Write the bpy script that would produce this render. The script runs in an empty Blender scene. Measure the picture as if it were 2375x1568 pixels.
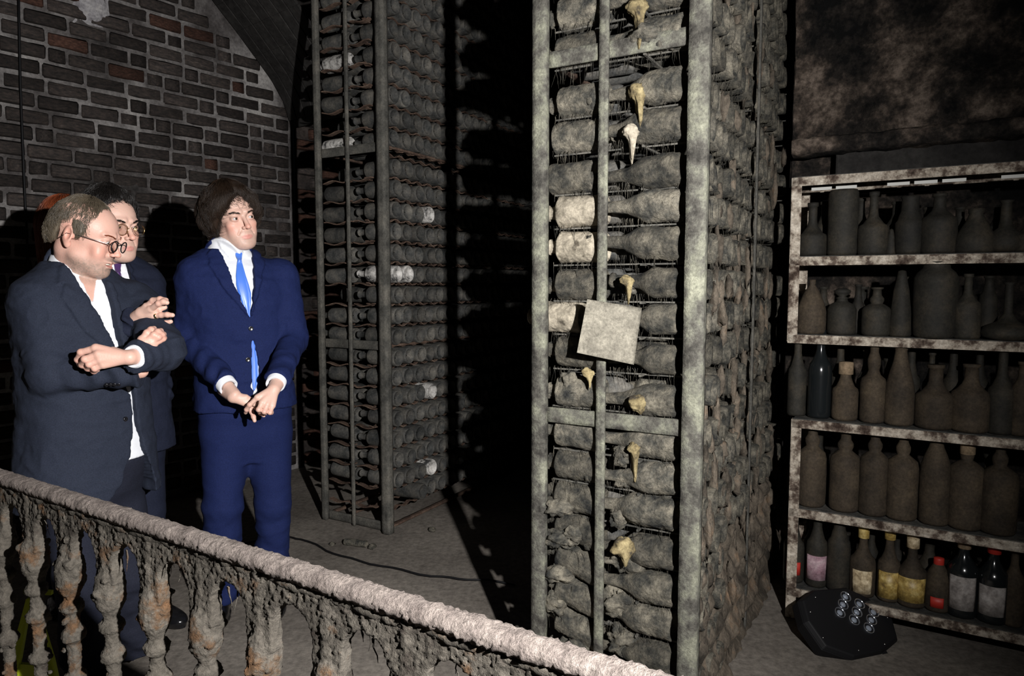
import bpy, math, random
import numpy as np
from mathutils import Vector, Matrix
random.seed(7); np.random.seed(7)
C = bpy.context.scene.collection
PI = math.pi

# ------------------------------------------------------------------ camera, world, light, exposure
CAMZ = 1.40; PITCH = math.radians(4.43); FPX = 1600.0
cam_data = bpy.data.cameras.new('camera'); cam = bpy.data.objects.new('camera', cam_data); C.objects.link(cam)
cam_data.sensor_width = 36.0; cam_data.lens = FPX * 36.0 / 2375.0
cam.location = (0, 0, CAMZ); cam.rotation_euler = (PI/2 - PITCH, 0, 0)
cam_data.clip_start = 0.05
bpy.context.scene.camera = cam
world = bpy.data.worlds.new('world'); bpy.context.scene.world = world; world.use_nodes = True
world.node_tree.nodes['Background'].inputs[0].default_value = (0.6, 0.75, 1.0, 1)
world.node_tree.nodes['Background'].inputs[1].default_value = 0.0006
fl = bpy.data.lights.new('flash', 'SPOT'); flash = bpy.data.objects.new('flash', fl); C.objects.link(flash)
flash.location = (0.60, 0.0, 1.66)
fl.energy = 620.0; fl.spot_size = math.radians(138); fl.spot_blend = 1.0; fl.shadow_soft_size = 0.02
fl.color = (1.0, 0.975, 0.96)
_aim = Vector((-1.35, 2.9, 1.45)) - flash.location
flash.rotation_euler = _aim.to_track_quat('-Z', 'Y').to_euler()
vs = bpy.context.scene.view_settings
vs.view_transform = 'Standard'; vs.look = 'None'; vs.gamma = 1.0; vs.use_curve_mapping = False; vs.exposure = 0.0
CY = bpy.context.scene.cycles
CY.max_bounces = 4; CY.diffuse_bounces = 2; CY.glossy_bounces = 2; CY.transmission_bounces = 4; CY.transparent_max_bounces = 12

# ------------------------------------------------------------------ helpers
def ray(px, py):
    x = (px - 1187.5) / FPX; y = -(py - 784.0) / FPX
    cp, sp = math.cos(PITCH), math.sin(PITCH)
    return np.array([x, cp + y*sp, -sp + y*cp])
def P(px, py, Y):                      # world point seen at a pixel of the photograph, Y metres ahead
    r = ray(px, py); t = Y / r[1]
    return np.array([0, 0, CAMZ]) + r*t
def PF(px, py, z=0.0):                 # the same on a horizontal plane
    r = ray(px, py); t = (z - CAMZ) / r[2]
    return np.array([0, 0, CAMZ]) + r*t

def _hash(ix, iy, iz, s):
    n = (ix*374761393 + iy*668265263 + iz*2147483647 + s*1274126177) & 0xffffffff
    n = ((n ^ (n >> 13)) * 1103515245) & 0xffffffff
    n = ((n ^ (n >> 16)) * 2654435761) & 0xffffffff
    return ((n ^ (n >> 15)) & 0xffff) / 65535.0
def vnoise(p, s=0):
    p = np.asarray(p, dtype=np.float64)
    f = np.floor(p); i = f.astype(np.int64); w = p - f; w = w*w*(3-2*w)
    x, y, z = i[..., 0], i[..., 1], i[..., 2]; a, b, c = w[..., 0], w[..., 1], w[..., 2]
    r = 0
    for dx in (0, 1):
        for dy in (0, 1):
            for dz in (0, 1):
                r = r + _hash(x+dx, y+dy, z+dz, s) * (a if dx else 1-a)*(b if dy else 1-b)*(c if dz else 1-c)
    return r*2-1
def fbm(p, octv=3, s=0):
    r = 0; a = 1.0; t = 0; p = np.asarray(p, dtype=np.float64)
    for k in range(octv):
        r = r + a*vnoise(p*(2.03**k) + 17.3*k, s+k); t += a; a *= 0.5
    return r/t

def set_props(o, label=None, cat=None, group=None, kind=None):
    if label: o['label'] = label
    if cat: o['category'] = cat
    if group: o['group'] = group
    if kind: o['kind'] = kind
    return o
def empty(name, loc=(0,0,0), rz=0.0, label=None, cat=None, group=None):
    o = bpy.data.objects.new(name, None); C.objects.link(o)
    o.location = loc; o.rotation_euler = (0, 0, rz); o.empty_display_size = 0.1
    return set_props(o, label, cat, group)
def mesh_data(name, v, f, mat=None, smooth=True, col=None):
    me = bpy.data.meshes.new(name)
    v = np.asarray(v, dtype=np.float32)
    if isinstance(f, np.ndarray) and f.ndim == 2:
        n, k = f.shape
        me.vertices.add(len(v)); me.vertices.foreach_set('co', v.ravel())
        me.loops.add(n*k); me.loops.foreach_set('vertex_index', f.astype(np.int32).ravel())
        me.polygons.add(n); me.polygons.foreach_set('loop_start', np.arange(0, n*k, k, dtype=np.int32))
        me.update(calc_edges=True)
    else:
        me.from_pydata(v.tolist(), [], [list(map(int, q)) for q in f])
    if smooth: me.polygons.foreach_set('use_smooth', np.ones(len(me.polygons), dtype=bool))
    if mat: me.materials.append(mat)
    if col is not None:
        a = me.color_attributes.new('tint', 'FLOAT_COLOR', 'POINT')
        c = np.ones((len(v), 4), dtype=np.float32); c[:, :3] = col
        a.data.foreach_set('color', c.ravel())
    me.validate(); me.update()
    return me
def mesh_obj(name, v, f, mat=None, parent=None, smooth=True, col=None):
    o = bpy.data.objects.new(name, mesh_data(name, v, f, mat, smooth, col)); C.objects.link(o)
    if parent: o.parent = parent
    return o
def data_obj(name, me, parent=None, loc=None, rot=None, scale=None):
    o = bpy.data.objects.new(name, me); C.objects.link(o)
    if parent: o.parent = parent
    if loc is not None: o.location = [float(q) for q in loc]
    if rot is not None: o.rotation_euler = rot
    if scale is not None: o.scale = scale
    return o
class MB:
    def __init__(s): s.v = []; s.f = []
    def add(s, v, f):
        b = len(s.v); s.v += [tuple(map(float, q)) for q in v]; s.f += [tuple(int(i)+b for i in q) for q in f]
    def box(s, c, d, R=None):
        c = np.array(c, float); h = np.array(d, float)/2
        vs_ = [np.array([i, j, k])*h for i in (-1, 1) for j in (-1, 1) for k in (-1, 1)]
        if R is not None: vs_ = [R @ q for q in vs_]
        s.add([c+q for q in vs_], [(0,1,3,2), (4,6,7,5), (0,4,5,1), (2,3,7,6), (0,2,6,4), (1,5,7,3)])
    def beam(s, a, b, w, h, up=(0,0,1)):
        a = np.array(a, float); b = np.array(b, float); d = b-a; L = np.linalg.norm(d); x = d/L
        up = np.array(up, float)
        if abs(np.dot(x, up)) > .99: up = np.array([1., 0, 0])
        y = np.cross(up, x); y /= np.linalg.norm(y); z = np.cross(x, y)
        s.box((a+b)/2, (L, w, h), np.column_stack([x, y, z]))
    def tube(s, pts, r, n=8, caps=True):
        pts = [np.array(p, float) for p in pts]; m = len(pts)
        rr = [r]*m if np.isscalar(r) else list(r)
        vs_ = []; fs = []; prev = None
        for i, p in enumerate(pts):
            t = pts[min(i+1, m-1)] - pts[max(i-1, 0)]; t = t/(np.linalg.norm(t)+1e-9)
            if prev is None:
                a = np.array([0, 0, 1.]) if abs(t[2]) < .9 else np.array([1., 0, 0])
                u = np.cross(t, a)
            else: u = prev - t*np.dot(prev, t)
            u /= np.linalg.norm(u)+1e-9; prev = u; w = np.cross(t, u)
            for k in range(n):
                q = 2*PI*k/n; vs_.append(p + rr[i]*(u*math.cos(q)+w*math.sin(q)))
        for i in range(m-1):
            for k in range(n):
                fs.append((i*n+k, i*n+(k+1)%n, (i+1)*n+(k+1)%n, (i+1)*n+k))
        if caps: fs.append(tuple(range(n))[::-1]); fs.append(tuple((m-1)*n+k for k in range(n)))
        s.add(vs_, fs)
    def lathe(s, prof, n=24, M=None):
        vs_ = []; fs = []; m = len(prof)
        for (r, z) in prof:
            for k in range(n):
                q = 2*PI*k/n; vs_.append(np.array([r*math.cos(q), r*math.sin(q), z]))
        for i in range(m-1):
            for k in range(n):
                fs.append((i*n+k, i*n+(k+1)%n, (i+1)*n+(k+1)%n, (i+1)*n+k))
        fs.append(tuple(range(n))[::-1]); fs.append(tuple((m-1)*n+k for k in range(n)))
        if M is not None: vs_ = [M @ q for q in vs_]
        s.add(vs_, fs)
    def prism(s, poly, a, b):          # polygon of (u,w) pairs; a(u,w), b(u,w) give the two faces
        n = len(poly); s.add([a(*q) for q in poly]+[b(*q) for q in poly],
            [tuple(range(n)), tuple(range(2*n-1, n-1, -1))]+[(i, i+n, (i+1)%n+n, (i+1)%n) for i in range(n)])
    def build(s, name, mat=None, parent=None, smooth=False, bevel=0.0):
        o = mesh_obj(name, s.v, s.f, mat, parent, smooth)
        if bevel:
            m = o.modifiers.new('bevel', 'BEVEL'); m.width = bevel; m.segments = 2; m.limit_method = 'ANGLE'
        return o
def displaced(v, f, amp, scale, octv=3, seed=0, aniso=(1,1,1)):
    v = np.asarray(v, float); n = vnormals(v, f)
    return v + n*(amp*fbm(v*scale*np.array(aniso), octv, seed))[:, None]
def vnormals(v, f):
    f = np.asarray(f); n = np.zeros_like(v)
    a, b, c = v[f[:, 0]], v[f[:, 1]], v[f[:, 2]]
    fn = np.cross(b-a, c-a)
    if f.shape[1] == 4: fn = fn + np.cross(c-a, v[f[:, 3]]-a)
    for k in range(f.shape[1]):
        for ax in range(3): n[:, ax] += np.bincount(f[:, k], fn[:, ax], len(v))
    return n/(np.linalg.norm(n, axis=1, keepdims=True)+1e-12)
def grid_faces(nu, nv, closed_u=False):
    i = np.arange(nu if closed_u else nu-1)[:, None]; j = np.arange(nv-1)[None, :]
    i2 = (i+1) % nu
    return np.stack([i*nv+j, i2*nv+j, i2*nv+j+1, i*nv+j+1], -1).reshape(-1, 4)
def crumbly_tube(a, b, r, L_step, n, amp, scale, seed, ends=True):
    """a thick encrusted bar as one displaced tube"""
    a = np.array(a, float); b = np.array(b, float); L = np.linalg.norm(b-a); x = (b-a)/L
    up = np.array([0, 0, 1.]) if abs(x[2]) < .9 else np.array([1., 0, 0])
    y = np.cross(up, x); y /= np.linalg.norm(y); z = np.cross(x, y)
    m = max(3, int(L/L_step)); t = np.linspace(0, 1, m)
    q = np.arange(n)*2*PI/n
    v = a + (b-a)*t[None, :, None] + r*(np.cos(q)[:, None, None]*y + np.sin(q)[:, None, None]*z)
    v = v.reshape(-1, 3); f = grid_faces(n, m, True)
    return v, f

# ---- signed-distance modelling (smooth blends, then naive surface nets)
def axis_points(lo, hi, fine, h, H):
    xs = [lo]; x = lo
    while x < hi:
        inf = any(a-H <= x < b for a, b in fine)
        x += h if inf else H
        xs.append(x)
    return np.array(xs, dtype=np.float32)
class Field:
    def __init__(s, lo, hi, h, H=None, fine=None):
        H = H or h; fine = fine or [[(-9, 9)]]*3
        s.ax = [axis_points(lo[i], hi[i], fine[i], h, H) for i in range(3)]
        s.d = np.full([len(a) for a in s.ax], 1.0, dtype=np.float32)
    def win(s, lo, hi):
        sl = tuple(slice(int(np.searchsorted(s.ax[i], lo[i])), int(np.searchsorted(s.ax[i], hi[i]))) for i in range(3))
        X = s.ax[0][sl[0]][:, None, None]; Y = s.ax[1][sl[1]][None, :, None]; Z = s.ax[2][sl[2]][None, None, :]
        return sl, X, Y, Z
    def comb(s, lo, hi, fn, k=0.0, mode='u', m=0.02):
        lo = [q-m-k for q in lo]; hi = [q+m+k for q in hi]
        sl, X, Y, Z = s.win(lo, hi)
        if min(X.size, Y.size, Z.size) == 0: return
        b = fn(X, Y, Z).astype(np.float32); a = s.d[sl]
        if mode == 's': b = -b
        if k > 0:
            if mode == 'u':
                t = np.clip(.5+.5*(a-b)/k, 0, 1); r = a*(1-t)+b*t - k*t*(1-t)
            else:
                t = np.clip(.5-.5*(a-b)/k, 0, 1); r = a*(1-t)+b*t + k*t*(1-t)
        else: r = np.minimum(a, b) if mode == 'u' else np.maximum(a, b)
        s.d[sl] = r
    def cap(s, a, b, ra, rb, k=0.0, mode='u'):
        a = np.array(a, float); b = np.array(b, float); ab = b-a; l2 = float(ab@ab)+1e-12; R = max(ra, rb)
        def fn(X, Y, Z):
            t = np.clip(((X-a[0])*ab[0]+(Y-a[1])*ab[1]+(Z-a[2])*ab[2])/l2, 0, 1)
            return np.sqrt((X-a[0]-t*ab[0])**2+(Y-a[1]-t*ab[1])**2+(Z-a[2]-t*ab[2])**2) - (ra+(rb-ra)*t)
        s.comb(np.minimum(a, b)-R, np.maximum(a, b)+R, fn, k, mode)
    def chain(s, pts, rs, k=0.006, k0=None):
        for i in range(len(pts)-1):
            s.cap(pts[i], pts[i+1], rs[i], rs[i+1], (k0 if (i == 0 and k0 is not None) else k))
    def ell(s, c, r, R=None, k=0.0, mode='u'):
        c = np.array(c, float); r = np.array(r, float); R = np.eye(3) if R is None else R
        Rm = max(r)
        def fn(X, Y, Z):
            x, y, z = X-c[0], Y-c[1], Z-c[2]
            q = [(R[0, i]*x+R[1, i]*y+R[2, i]*z)/r[i] for i in range(3)]
            k0 = np.sqrt(q[0]**2+q[1]**2+q[2]**2); k1 = np.sqrt((q[0]/r[0])**2+(q[1]/r[1])**2+(q[2]/r[2])**2)+1e-9
            return k0*(k0-1)/k1
        ext = np.sqrt(((R*r)**2).sum(1))
        s.comb(c-ext, c+ext, fn, k, mode)
    def loft(s, secs, k=0.0, off=None, p=2.3, mode='u'):
        S = np.array(sorted(secs)); z0, z1 = S[0, 0], S[-1, 0]; mx = S[:, 3].max()+.03; my = S[:, 4].max()+.03
        def fn(X, Y, Z):
            cx, cy, rx, ry = [np.interp(Z, S[:, 0], S[:, i]) for i in (1, 2, 3, 4)]
            o = 0 if off is None else off(X, Y, Z, cy)
            q = (np.abs((X-cx)/rx)**p+np.abs((Y-cy)/ry)**p)**(1/p)
            d = (q-1)*np.minimum(rx, ry) - o
            return np.maximum(d, np.maximum(Z-z1, z0-Z))
        s.comb((S[:, 1].min()-mx, S[:, 2].min()-my, z0), (S[:, 1].max()+mx, S[:, 2].max()+my, z1), fn, k, mode)
    def mesh(s, smooth=1):
        d = s.d; ins = d < 0; nx, ny, nz = d.shape
        cells = []; pos = []; quads = []; base = 0
        st = np.array([(ny)*(nz), nz, 1], dtype=np.int64)
        for ax in range(3):
            a = [slice(None)]*3; b = [slice(None)]*3; a[ax] = slice(0, -1); b[ax] = slice(1, None)
            e = np.argwhere(ins[tuple(a)] != ins[tuple(b)])
            o = [q for q in range(3) if q != ax]
            e = e[(e[:, o[0]] > 0) & (e[:, o[1]] > 0)]
            if not len(e): continue
            e2 = e.copy(); e2[:, ax] += 1
            d0 = d[tuple(e.T)]; d1 = d[tuple(e2.T)]; t = d0/(d0-d1)
            p = np.stack([s.ax[i][e[:, i]] for i in range(3)], 1).astype(np.float64)
            p[:, ax] += t*(s.ax[ax][e2[:, ax]]-s.ax[ax][e[:, ax]])
            lin = e @ st
            q = np.stack([lin-st[o[0]]-st[o[1]], lin-st[o[1]], lin, lin-st[o[0]]], 1)
            flip = (d0 < 0) ^ (ax == 1)
            q[~flip] = q[~flip][:, ::-1]
            quads.append(q); cells.append(q.ravel()); pos.append(np.repeat(p, 4, axis=0))
        quads = np.concatenate(quads)
        u, inv = np.unique(quads.ravel(), return_inverse=True)
        # each quad corner carries its edge crossing (order inside a quad does not matter: same crossing)
        pp = np.concatenate(pos); cnt = np.bincount(inv, minlength=len(u))
        v = np.stack([np.bincount(inv, pp[:, i], len(u))/cnt for i in range(3)], 1)
        f = inv.reshape(-1, 4)
        for _ in range(smooth): v = relax(v, f, .5)
        return v, f
def relax(v, f, w):
    acc = np.zeros_like(v); c = np.zeros(len(v))
    for i, j in ((0, 1), (1, 2), (2, 3), (3, 0)):
        for a, b in ((f[:, i], f[:, j]), (f[:, j], f[:, i])):
            for ax in range(3): acc[:, ax] += np.bincount(a, v[b, ax], len(v))
            c += np.bincount(a, minlength=len(v))
    return v*(1-w) + w*acc/c[:, None]
def rot(yaw=0, pitch=0, roll=0):
    """facing -y; yaw turns to +x, pitch>0 looks down, roll>0 leans the crown to +x (radians)"""
    cy, sy = math.cos(yaw), math.sin(yaw); cp, sp = math.cos(pitch), math.sin(pitch); cr, sr = math.cos(roll), math.sin(roll)
    Rz = np.array([[cy, -sy, 0], [sy, cy, 0], [0, 0, 1]]); Rx = np.array([[1, 0, 0], [0, cp, -sp], [0, sp, cp]])
    Ry = np.array([[cr, 0, sr], [0, 1, 0], [-sr, 0, cr]])
    return Rz @ Rx @ Ry

# ------------------------------------------------------------------ materials
def mat_new(name):
    m = bpy.data.materials.new(name); m.use_nodes = True; nt = m.node_tree
    b = nt.nodes['Principled BSDF']; return m, nt, b
def dusty(name, cols, scale=12, rough=.9, bump=.4, bscale=60, rnd=.25, spec=.2, detail=6, bdist=.004, fine=None):
    """mottled material: colour stops over noise, random brightness per object, fine relief"""
    m, nt, b = mat_new(name); N = nt.nodes.new; Lk = nt.links.new
    tc = N('ShaderNodeTexCoord'); oi = N('ShaderNodeObjectInfo')
    ad = N('ShaderNodeVectorMath'); ad.operation = 'ADD'; mu = N('ShaderNodeMath'); mu.operation = 'MULTIPLY'; mu.inputs[1].default_value = 37.0
    Lk(oi.outputs['Random'], mu.inputs[0]); Lk(tc.outputs['Object'], ad.inputs[0]); Lk(mu.outputs[0], ad.inputs[1])
    n1 = N('ShaderNodeTexNoise'); n1.inputs['Scale'].default_value = scale; n1.inputs['Detail'].default_value = detail; n1.inputs['Roughness'].default_value = .65
    Lk(ad.outputs[0], n1.inputs['Vector'])
    r = N('ShaderNodeValToRGB'); Lk(n1.outputs['Fac'], r.inputs[0])
    el = r.color_ramp.elements
    while len(el) < len(cols): el.new(.5)
    for i, c in enumerate(cols):
        el[i].position = c[0]; el[i].color = (*c[1:4], 1)
    n2 = N('ShaderNodeTexNoise'); n2.inputs['Scale'].default_value = bscale; n2.inputs['Detail'].default_value = 5; n2.inputs['Roughness'].default_value = .7
    Lk(ad.outputs[0], n2.inputs['Vector'])
    # fine mottling multiplies the colour
    mr = N('ShaderNodeMapRange'); mr.inputs[1].default_value = .3; mr.inputs[2].default_value = .7; mr.inputs[3].default_value = .62; mr.inputs[4].default_value = 1.35
    Lk(n2.outputs['Fac'], mr.inputs[0])
    mr2 = N('ShaderNodeMapRange'); mr2.inputs[3].default_value = 1-rnd; mr2.inputs[4].default_value = 1+rnd
    Lk(oi.outputs['Random'], mr2.inputs[0])
    mm = N('ShaderNodeMath'); mm.operation = 'MULTIPLY'; Lk(mr.outputs[0], mm.inputs[0]); Lk(mr2.outputs[0], mm.inputs[1])
    vm = N('ShaderNodeVectorMath'); vm.operation = 'SCALE'; Lk(r.outputs[0], vm.inputs[0]); Lk(mm.outputs[0], vm.inputs['Scale'])
    Lk(vm.outputs[0], b.inputs['Base Color'])
    b.inputs['Roughness'].default_value = rough; b.inputs['Specular IOR Level'].default_value = spec
    bp = N('ShaderNodeBump'); bp.inputs['Strength'].default_value = bump; bp.inputs['Distance'].default_value = bdist
    Lk(n2.outputs['Fac'], bp.inputs['Height']); Lk(bp.outputs[0], b.inputs['Normal'])
    return m
def plain(name, c, rough=.6, metal=0, spec=.5, sss=0, tint=False, coat=0, sheen=0, bump=None, trans=0):
    m, nt, b = mat_new(name)
    b.inputs['Base Color'].default_value = (*c, 1); b.inputs['Roughness'].default_value = rough
    b.inputs['Metallic'].default_value = metal; b.inputs['Specular IOR Level'].default_value = spec
    b.inputs['Coat Weight'].default_value = coat; b.inputs['Sheen Weight'].default_value = sheen
    b.inputs['Transmission Weight'].default_value = trans
    N = nt.nodes.new; Lk = nt.links.new
    if sss:
        b.inputs['Subsurface Weight'].default_value = sss; b.inputs['Subsurface Scale'].default_value = .01
    if tint:
        a = N('ShaderNodeAttribute'); a.attribute_name = 'tint'; Lk(a.outputs['Color'], b.inputs['Base Color'])
    if bump:
        tc = N('ShaderNodeTexCoord'); n = N('ShaderNodeTexNoise'); n.inputs['Scale'].default_value = bump[0]; n.inputs['Detail'].default_value = 3
        bp = N('ShaderNodeBump'); bp.inputs['Strength'].default_value = bump[1]; bp.inputs['Distance'].default_value = .002
        Lk(tc.outputs['Object'], n.inputs['Vector']); Lk(n.outputs['Fac'], bp.inputs['Height']); Lk(bp.outputs[0], b.inputs['Normal'])
    return m
def cloth(name, c, scale=900, sheen=.15, rough=.85, var=.2):
    m = plain(name, c, rough, spec=.15, sheen=sheen)
    nt = m.node_tree; b = nt.nodes['Principled BSDF']; N = nt.nodes.new; Lk = nt.links.new
    b.inputs['Sheen Roughness'].default_value = .4
    tc = N('ShaderNodeTexCoord'); n = N('ShaderNodeTexNoise'); n.inputs['Scale'].default_value = scale*.35; n.inputs['Detail'].default_value = 2
    Lk(tc.outputs['Object'], n.inputs['Vector'])
    mr = N('ShaderNodeMapRange'); mr.inputs[1].default_value = .3; mr.inputs[2].default_value = .7; mr.inputs[3].default_value = 1-var; mr.inputs[4].default_value = 1+var
    vm = N('ShaderNodeVectorMath'); vm.operation = 'SCALE'; vm.inputs[0].default_value = c
    Lk(n.outputs['Fac'], mr.inputs[0]); Lk(mr.outputs[0], vm.inputs['Scale']); Lk(vm.outputs[0], b.inputs['Base Color'])
    return m
M = {}
M['brick'] = dusty('old_brick', [(.25,.013,.012,.011), (.45,.034,.029,.027), (.6,.054,.043,.038), (.78,.10,.083,.075)], 7, .9, .6, 55, .45)
M['brick_red'] = dusty('red_brick', [(.3,.024,.015,.012), (.55,.07,.034,.024), (.75,.13,.075,.055)], 9, .9, .6, 55, .3)
M['mortar'] = dusty('lime_mortar', [(.34,.028,.026,.025), (.44,.075,.068,.066), (.54,.18,.17,.165), (.66,.36,.345,.33)], 1.6, .95, .7, 50, 0)
M['soot'] = dusty('sooty_vault', [(.3,.012,.011,.011), (.6,.035,.033,.031), (.8,.06,.055,.05)], 5, .85, .6, 30, 0)
M['rock'] = dusty('sooty_stone', [(.40,.005,.005,.005), (.5,.024,.020,.017), (.58,.075,.058,.046), (.68,.19,.15,.12)], 5, .9, 1.0, 40, 0, bdist=.01)
M['floor'] = dusty('dusty_floor', [(.3,.12,.105,.09), (.5,.18,.16,.138), (.7,.24,.215,.185)], 2.5, .95, .5, 35, 0)
M['dust'] = dusty('bottle_dust', [(.32,.020,.021,.021), (.43,.060,.058,.049), (.54,.12,.11,.088), (.68,.22,.20,.155)], 20, .93, 1.0, 120, .32, bdist=.008)
M['dust_pale'] = dusty('pale_mould', [(.32,.07,.06,.045), (.42,.22,.195,.15), (.6,.36,.32,.25)], 18, .95, .8, 90, .15)
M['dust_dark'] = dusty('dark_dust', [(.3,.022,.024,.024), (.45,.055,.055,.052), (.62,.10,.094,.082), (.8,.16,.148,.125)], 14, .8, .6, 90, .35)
M['crust'] = dusty('dust_crust', [(.32,.03,.026,.021), (.45,.085,.071,.055), (.58,.14,.115,.088), (.72,.20,.13,.08)], 7, .95, 1.0, 60, 0, bdist=.008)
M['mould'] = dusty('yellow_mould', [(.34,.05,.042,.03), (.46,.17,.135,.07), (.66,.34,.28,.15)], 30, .9, .6, 90, .2)
M['foil'] = dusty('torn_foil', [(.38,.04,.04,.04), (.46,.35,.34,.32), (.7,.7,.68,.64)], 22, .5, 1.0, 60, .1, spec=.6)
M['post'] = dusty('lichened_steel', [(.34,.036,.034,.030), (.43,.078,.074,.064), (.5,.125,.123,.102), (.57,.175,.176,.136), (.68,.26,.262,.20)], 13, .85, 1.0, 120, .12)
M['post_dark'] = dusty('dirty_steel', [(.3,.035,.035,.032), (.5,.085,.082,.072), (.7,.14,.13,.11)], 10, .85, .6, 110, .12)
M['rust'] = dusty('rusty_iron', [(.3,.04,.026,.02), (.5,.10,.065,.048), (.7,.17,.12,.09)], 12, .9, .8, 90, .2)
M['shelf'] = dusty('flaking_cream_paint', [(.34,.035,.022,.016), (.44,.12,.09,.07), (.52,.36,.31,.25), (.68,.62,.56,.47)], 19, .8, .7, 120, .06)
M['rail_top'] = dusty('rail_dust', [(.3,.10,.082,.073), (.45,.16,.134,.12), (.6,.21,.178,.158)], 25, .97, 1.0, 160, 0, bdist=.006)
M['rail_iron'] = dusty('encrusted_iron', [(.3,.03,.022,.018), (.42,.062,.055,.045), (.55,.09,.08,.066), (.62,.085,.052,.03), (.75,.14,.07,.032)], 11, .95, 1.0, 110, .08, bdist=.006)
M['skin'] = plain('skin', (1,1,1), .48, spec=.45, sss=.12, tint=True, bump=(220, .25))
M['eye'] = plain('eye', (1,1,1), .15, spec=.6, tint=True)
M['teeth'] = plain('teeth', (.75,.7,.58), .3)
M['white'] = cloth('white_cotton', (.74,.76,.80), 700, .0, .85, .03)
M['blue_suit'] = cloth('royal_blue_wool', (.0085,.015,.064), 900, .0)
M['navy_suit'] = cloth('navy_wool', (.018,.0225,.037), 900, .0)
M['dark_suit'] = cloth('dark_wool', (.011,.014,.028), 900, .0)
M['grey_trousers'] = cloth('charcoal_wool', (.014,.016,.027), 900, .0)
M['blue_tie'] = plain('blue_silk', (.07,.2,.72), .38, spec=.6, sheen=.2)
M['purple_tie'] = plain('purple_silk', (.06,.022,.11), .4, spec=.6, sheen=.2)
M['button'] = plain('black_button', (.01,.01,.012), .2, spec=.7)
M['black'] = plain('black_plastic', (.012,.012,.013), .35, spec=.5)
M['matt_black'] = plain('matt_black_metal', (.006,.006,.007), .6, spec=.25)
M['leather'] = plain('black_leather', (.008,.008,.009), .16, spec=.7)
M['gold'] = plain('gold', (.9,.65,.3), .2, 1)
M['steel'] = plain('steel', (.6,.6,.6), .25, 1)
M['lens'] = plain('reflector', (.75,.8,.9), .12, .9)
M['glass'] = plain('spectacle_glass', (.9,.93,.95), .03)
_nt = M['glass'].node_tree; _t = _nt.nodes.new('ShaderNodeBsdfTransparent'); _m = _nt.nodes.new('ShaderNodeMixShader'); _g = _nt.nodes.new('ShaderNodeBsdfGlossy'); _g.inputs['Roughness'].default_value = .02
_t.inputs[0].default_value = (.94,.93,.92,1); _m.inputs[0].default_value = .07; _nt.links.new(_t.outputs[0], _m.inputs[1]); _nt.links.new(_g.outputs[0], _m.inputs[2]); _nt.links.new(_m.outputs[0], _nt.nodes['Material Output'].inputs[0])
M['hair_brown'] = plain('dark_brown_hair', (.020,.011,.006), .5, spec=.4)
M['hair_grey'] = plain('greying_hair', (.10,.08,.055), .42, spec=.5)
M['hair_black'] = plain('black_hair', (.012,.010,.009), .4, spec=.6)
M['hair_auburn'] = plain('auburn_hair', (.22,.05,.016), .4, spec=.5)
M['yellow'] = plain('yellow_green_plastic', (.62,.72,.04), .5)
# ------------------------------------------------------------------ the room
WU = np.array([.634, .773, 0]); WN = np.array([.773, -.634, 0])       # along the brick wall, and out of it
W0 = PF(684, 1086); W0[2] = 0                                         # right-hand foot of the wall
def on_wall(px, py):
    r = ray(px, py); o = np.array([0, 0, CAMZ]); t = ((W0-o)@WN)/(r@WN); q = o+r*t
    return (q-W0)@WU, q[2]
def struct(name, v, f, mat, smooth=True, parent=None):
    o = mesh_obj(name, v, f, mat, parent, smooth)
    if parent is None: o['kind'] = 'structure'
    return o
# floor
fx = np.linspace(-5.5, 6, 190); fy = np.linspace(-1.5, 10, 190)
FX, FY = np.meshgrid(fx, fy, indexing='ij')
pts = np.stack([FX, FY, FX*0], -1).reshape(-1, 3)
z = .006*fbm(pts*3, 3, 3)-.004
flo = struct('floor', np.column_stack([pts[:, :2], z]), grid_faces(190, 190), M['floor'])
# brick wall: mortar bed and individual bricks under the arch
ARCH = [on_wall(*q) for q in ((672,292), (664,252), (640,202), (585,125), (530,50), (490,0))]
ARCH = [(.03, -1.), (.03, ARCH[0][1]-.02)] + ARCH
s0, z0_ = ARCH[-1]; s1, z1_ = ARCH[-2]
for k in range(1, 9):
    ARCH.append((s0-.16*k-.012*k*k, z0_+.19*k-.011*k*k))
AS = np.array(ARCH)
def arch_s(z): return float(np.interp(z, AS[1:, 1], AS[1:, 0]))
zs = np.linspace(-.05, 4.6, 120); us = np.linspace(0, 1, 120)
g = []
for u in us:
    for zz in zs:
        s = -5.5 + (arch_s(zz)+.02+5.5)*u
        g.append(W0 + WU*s + np.array([0, 0, zz]) )
g = np.array(g); dn = .006*fbm(g*9, 3, 5)
wall = struct('wall_left', g + WN*dn[:, None], grid_faces(120, 120), M['mortar'])
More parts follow.
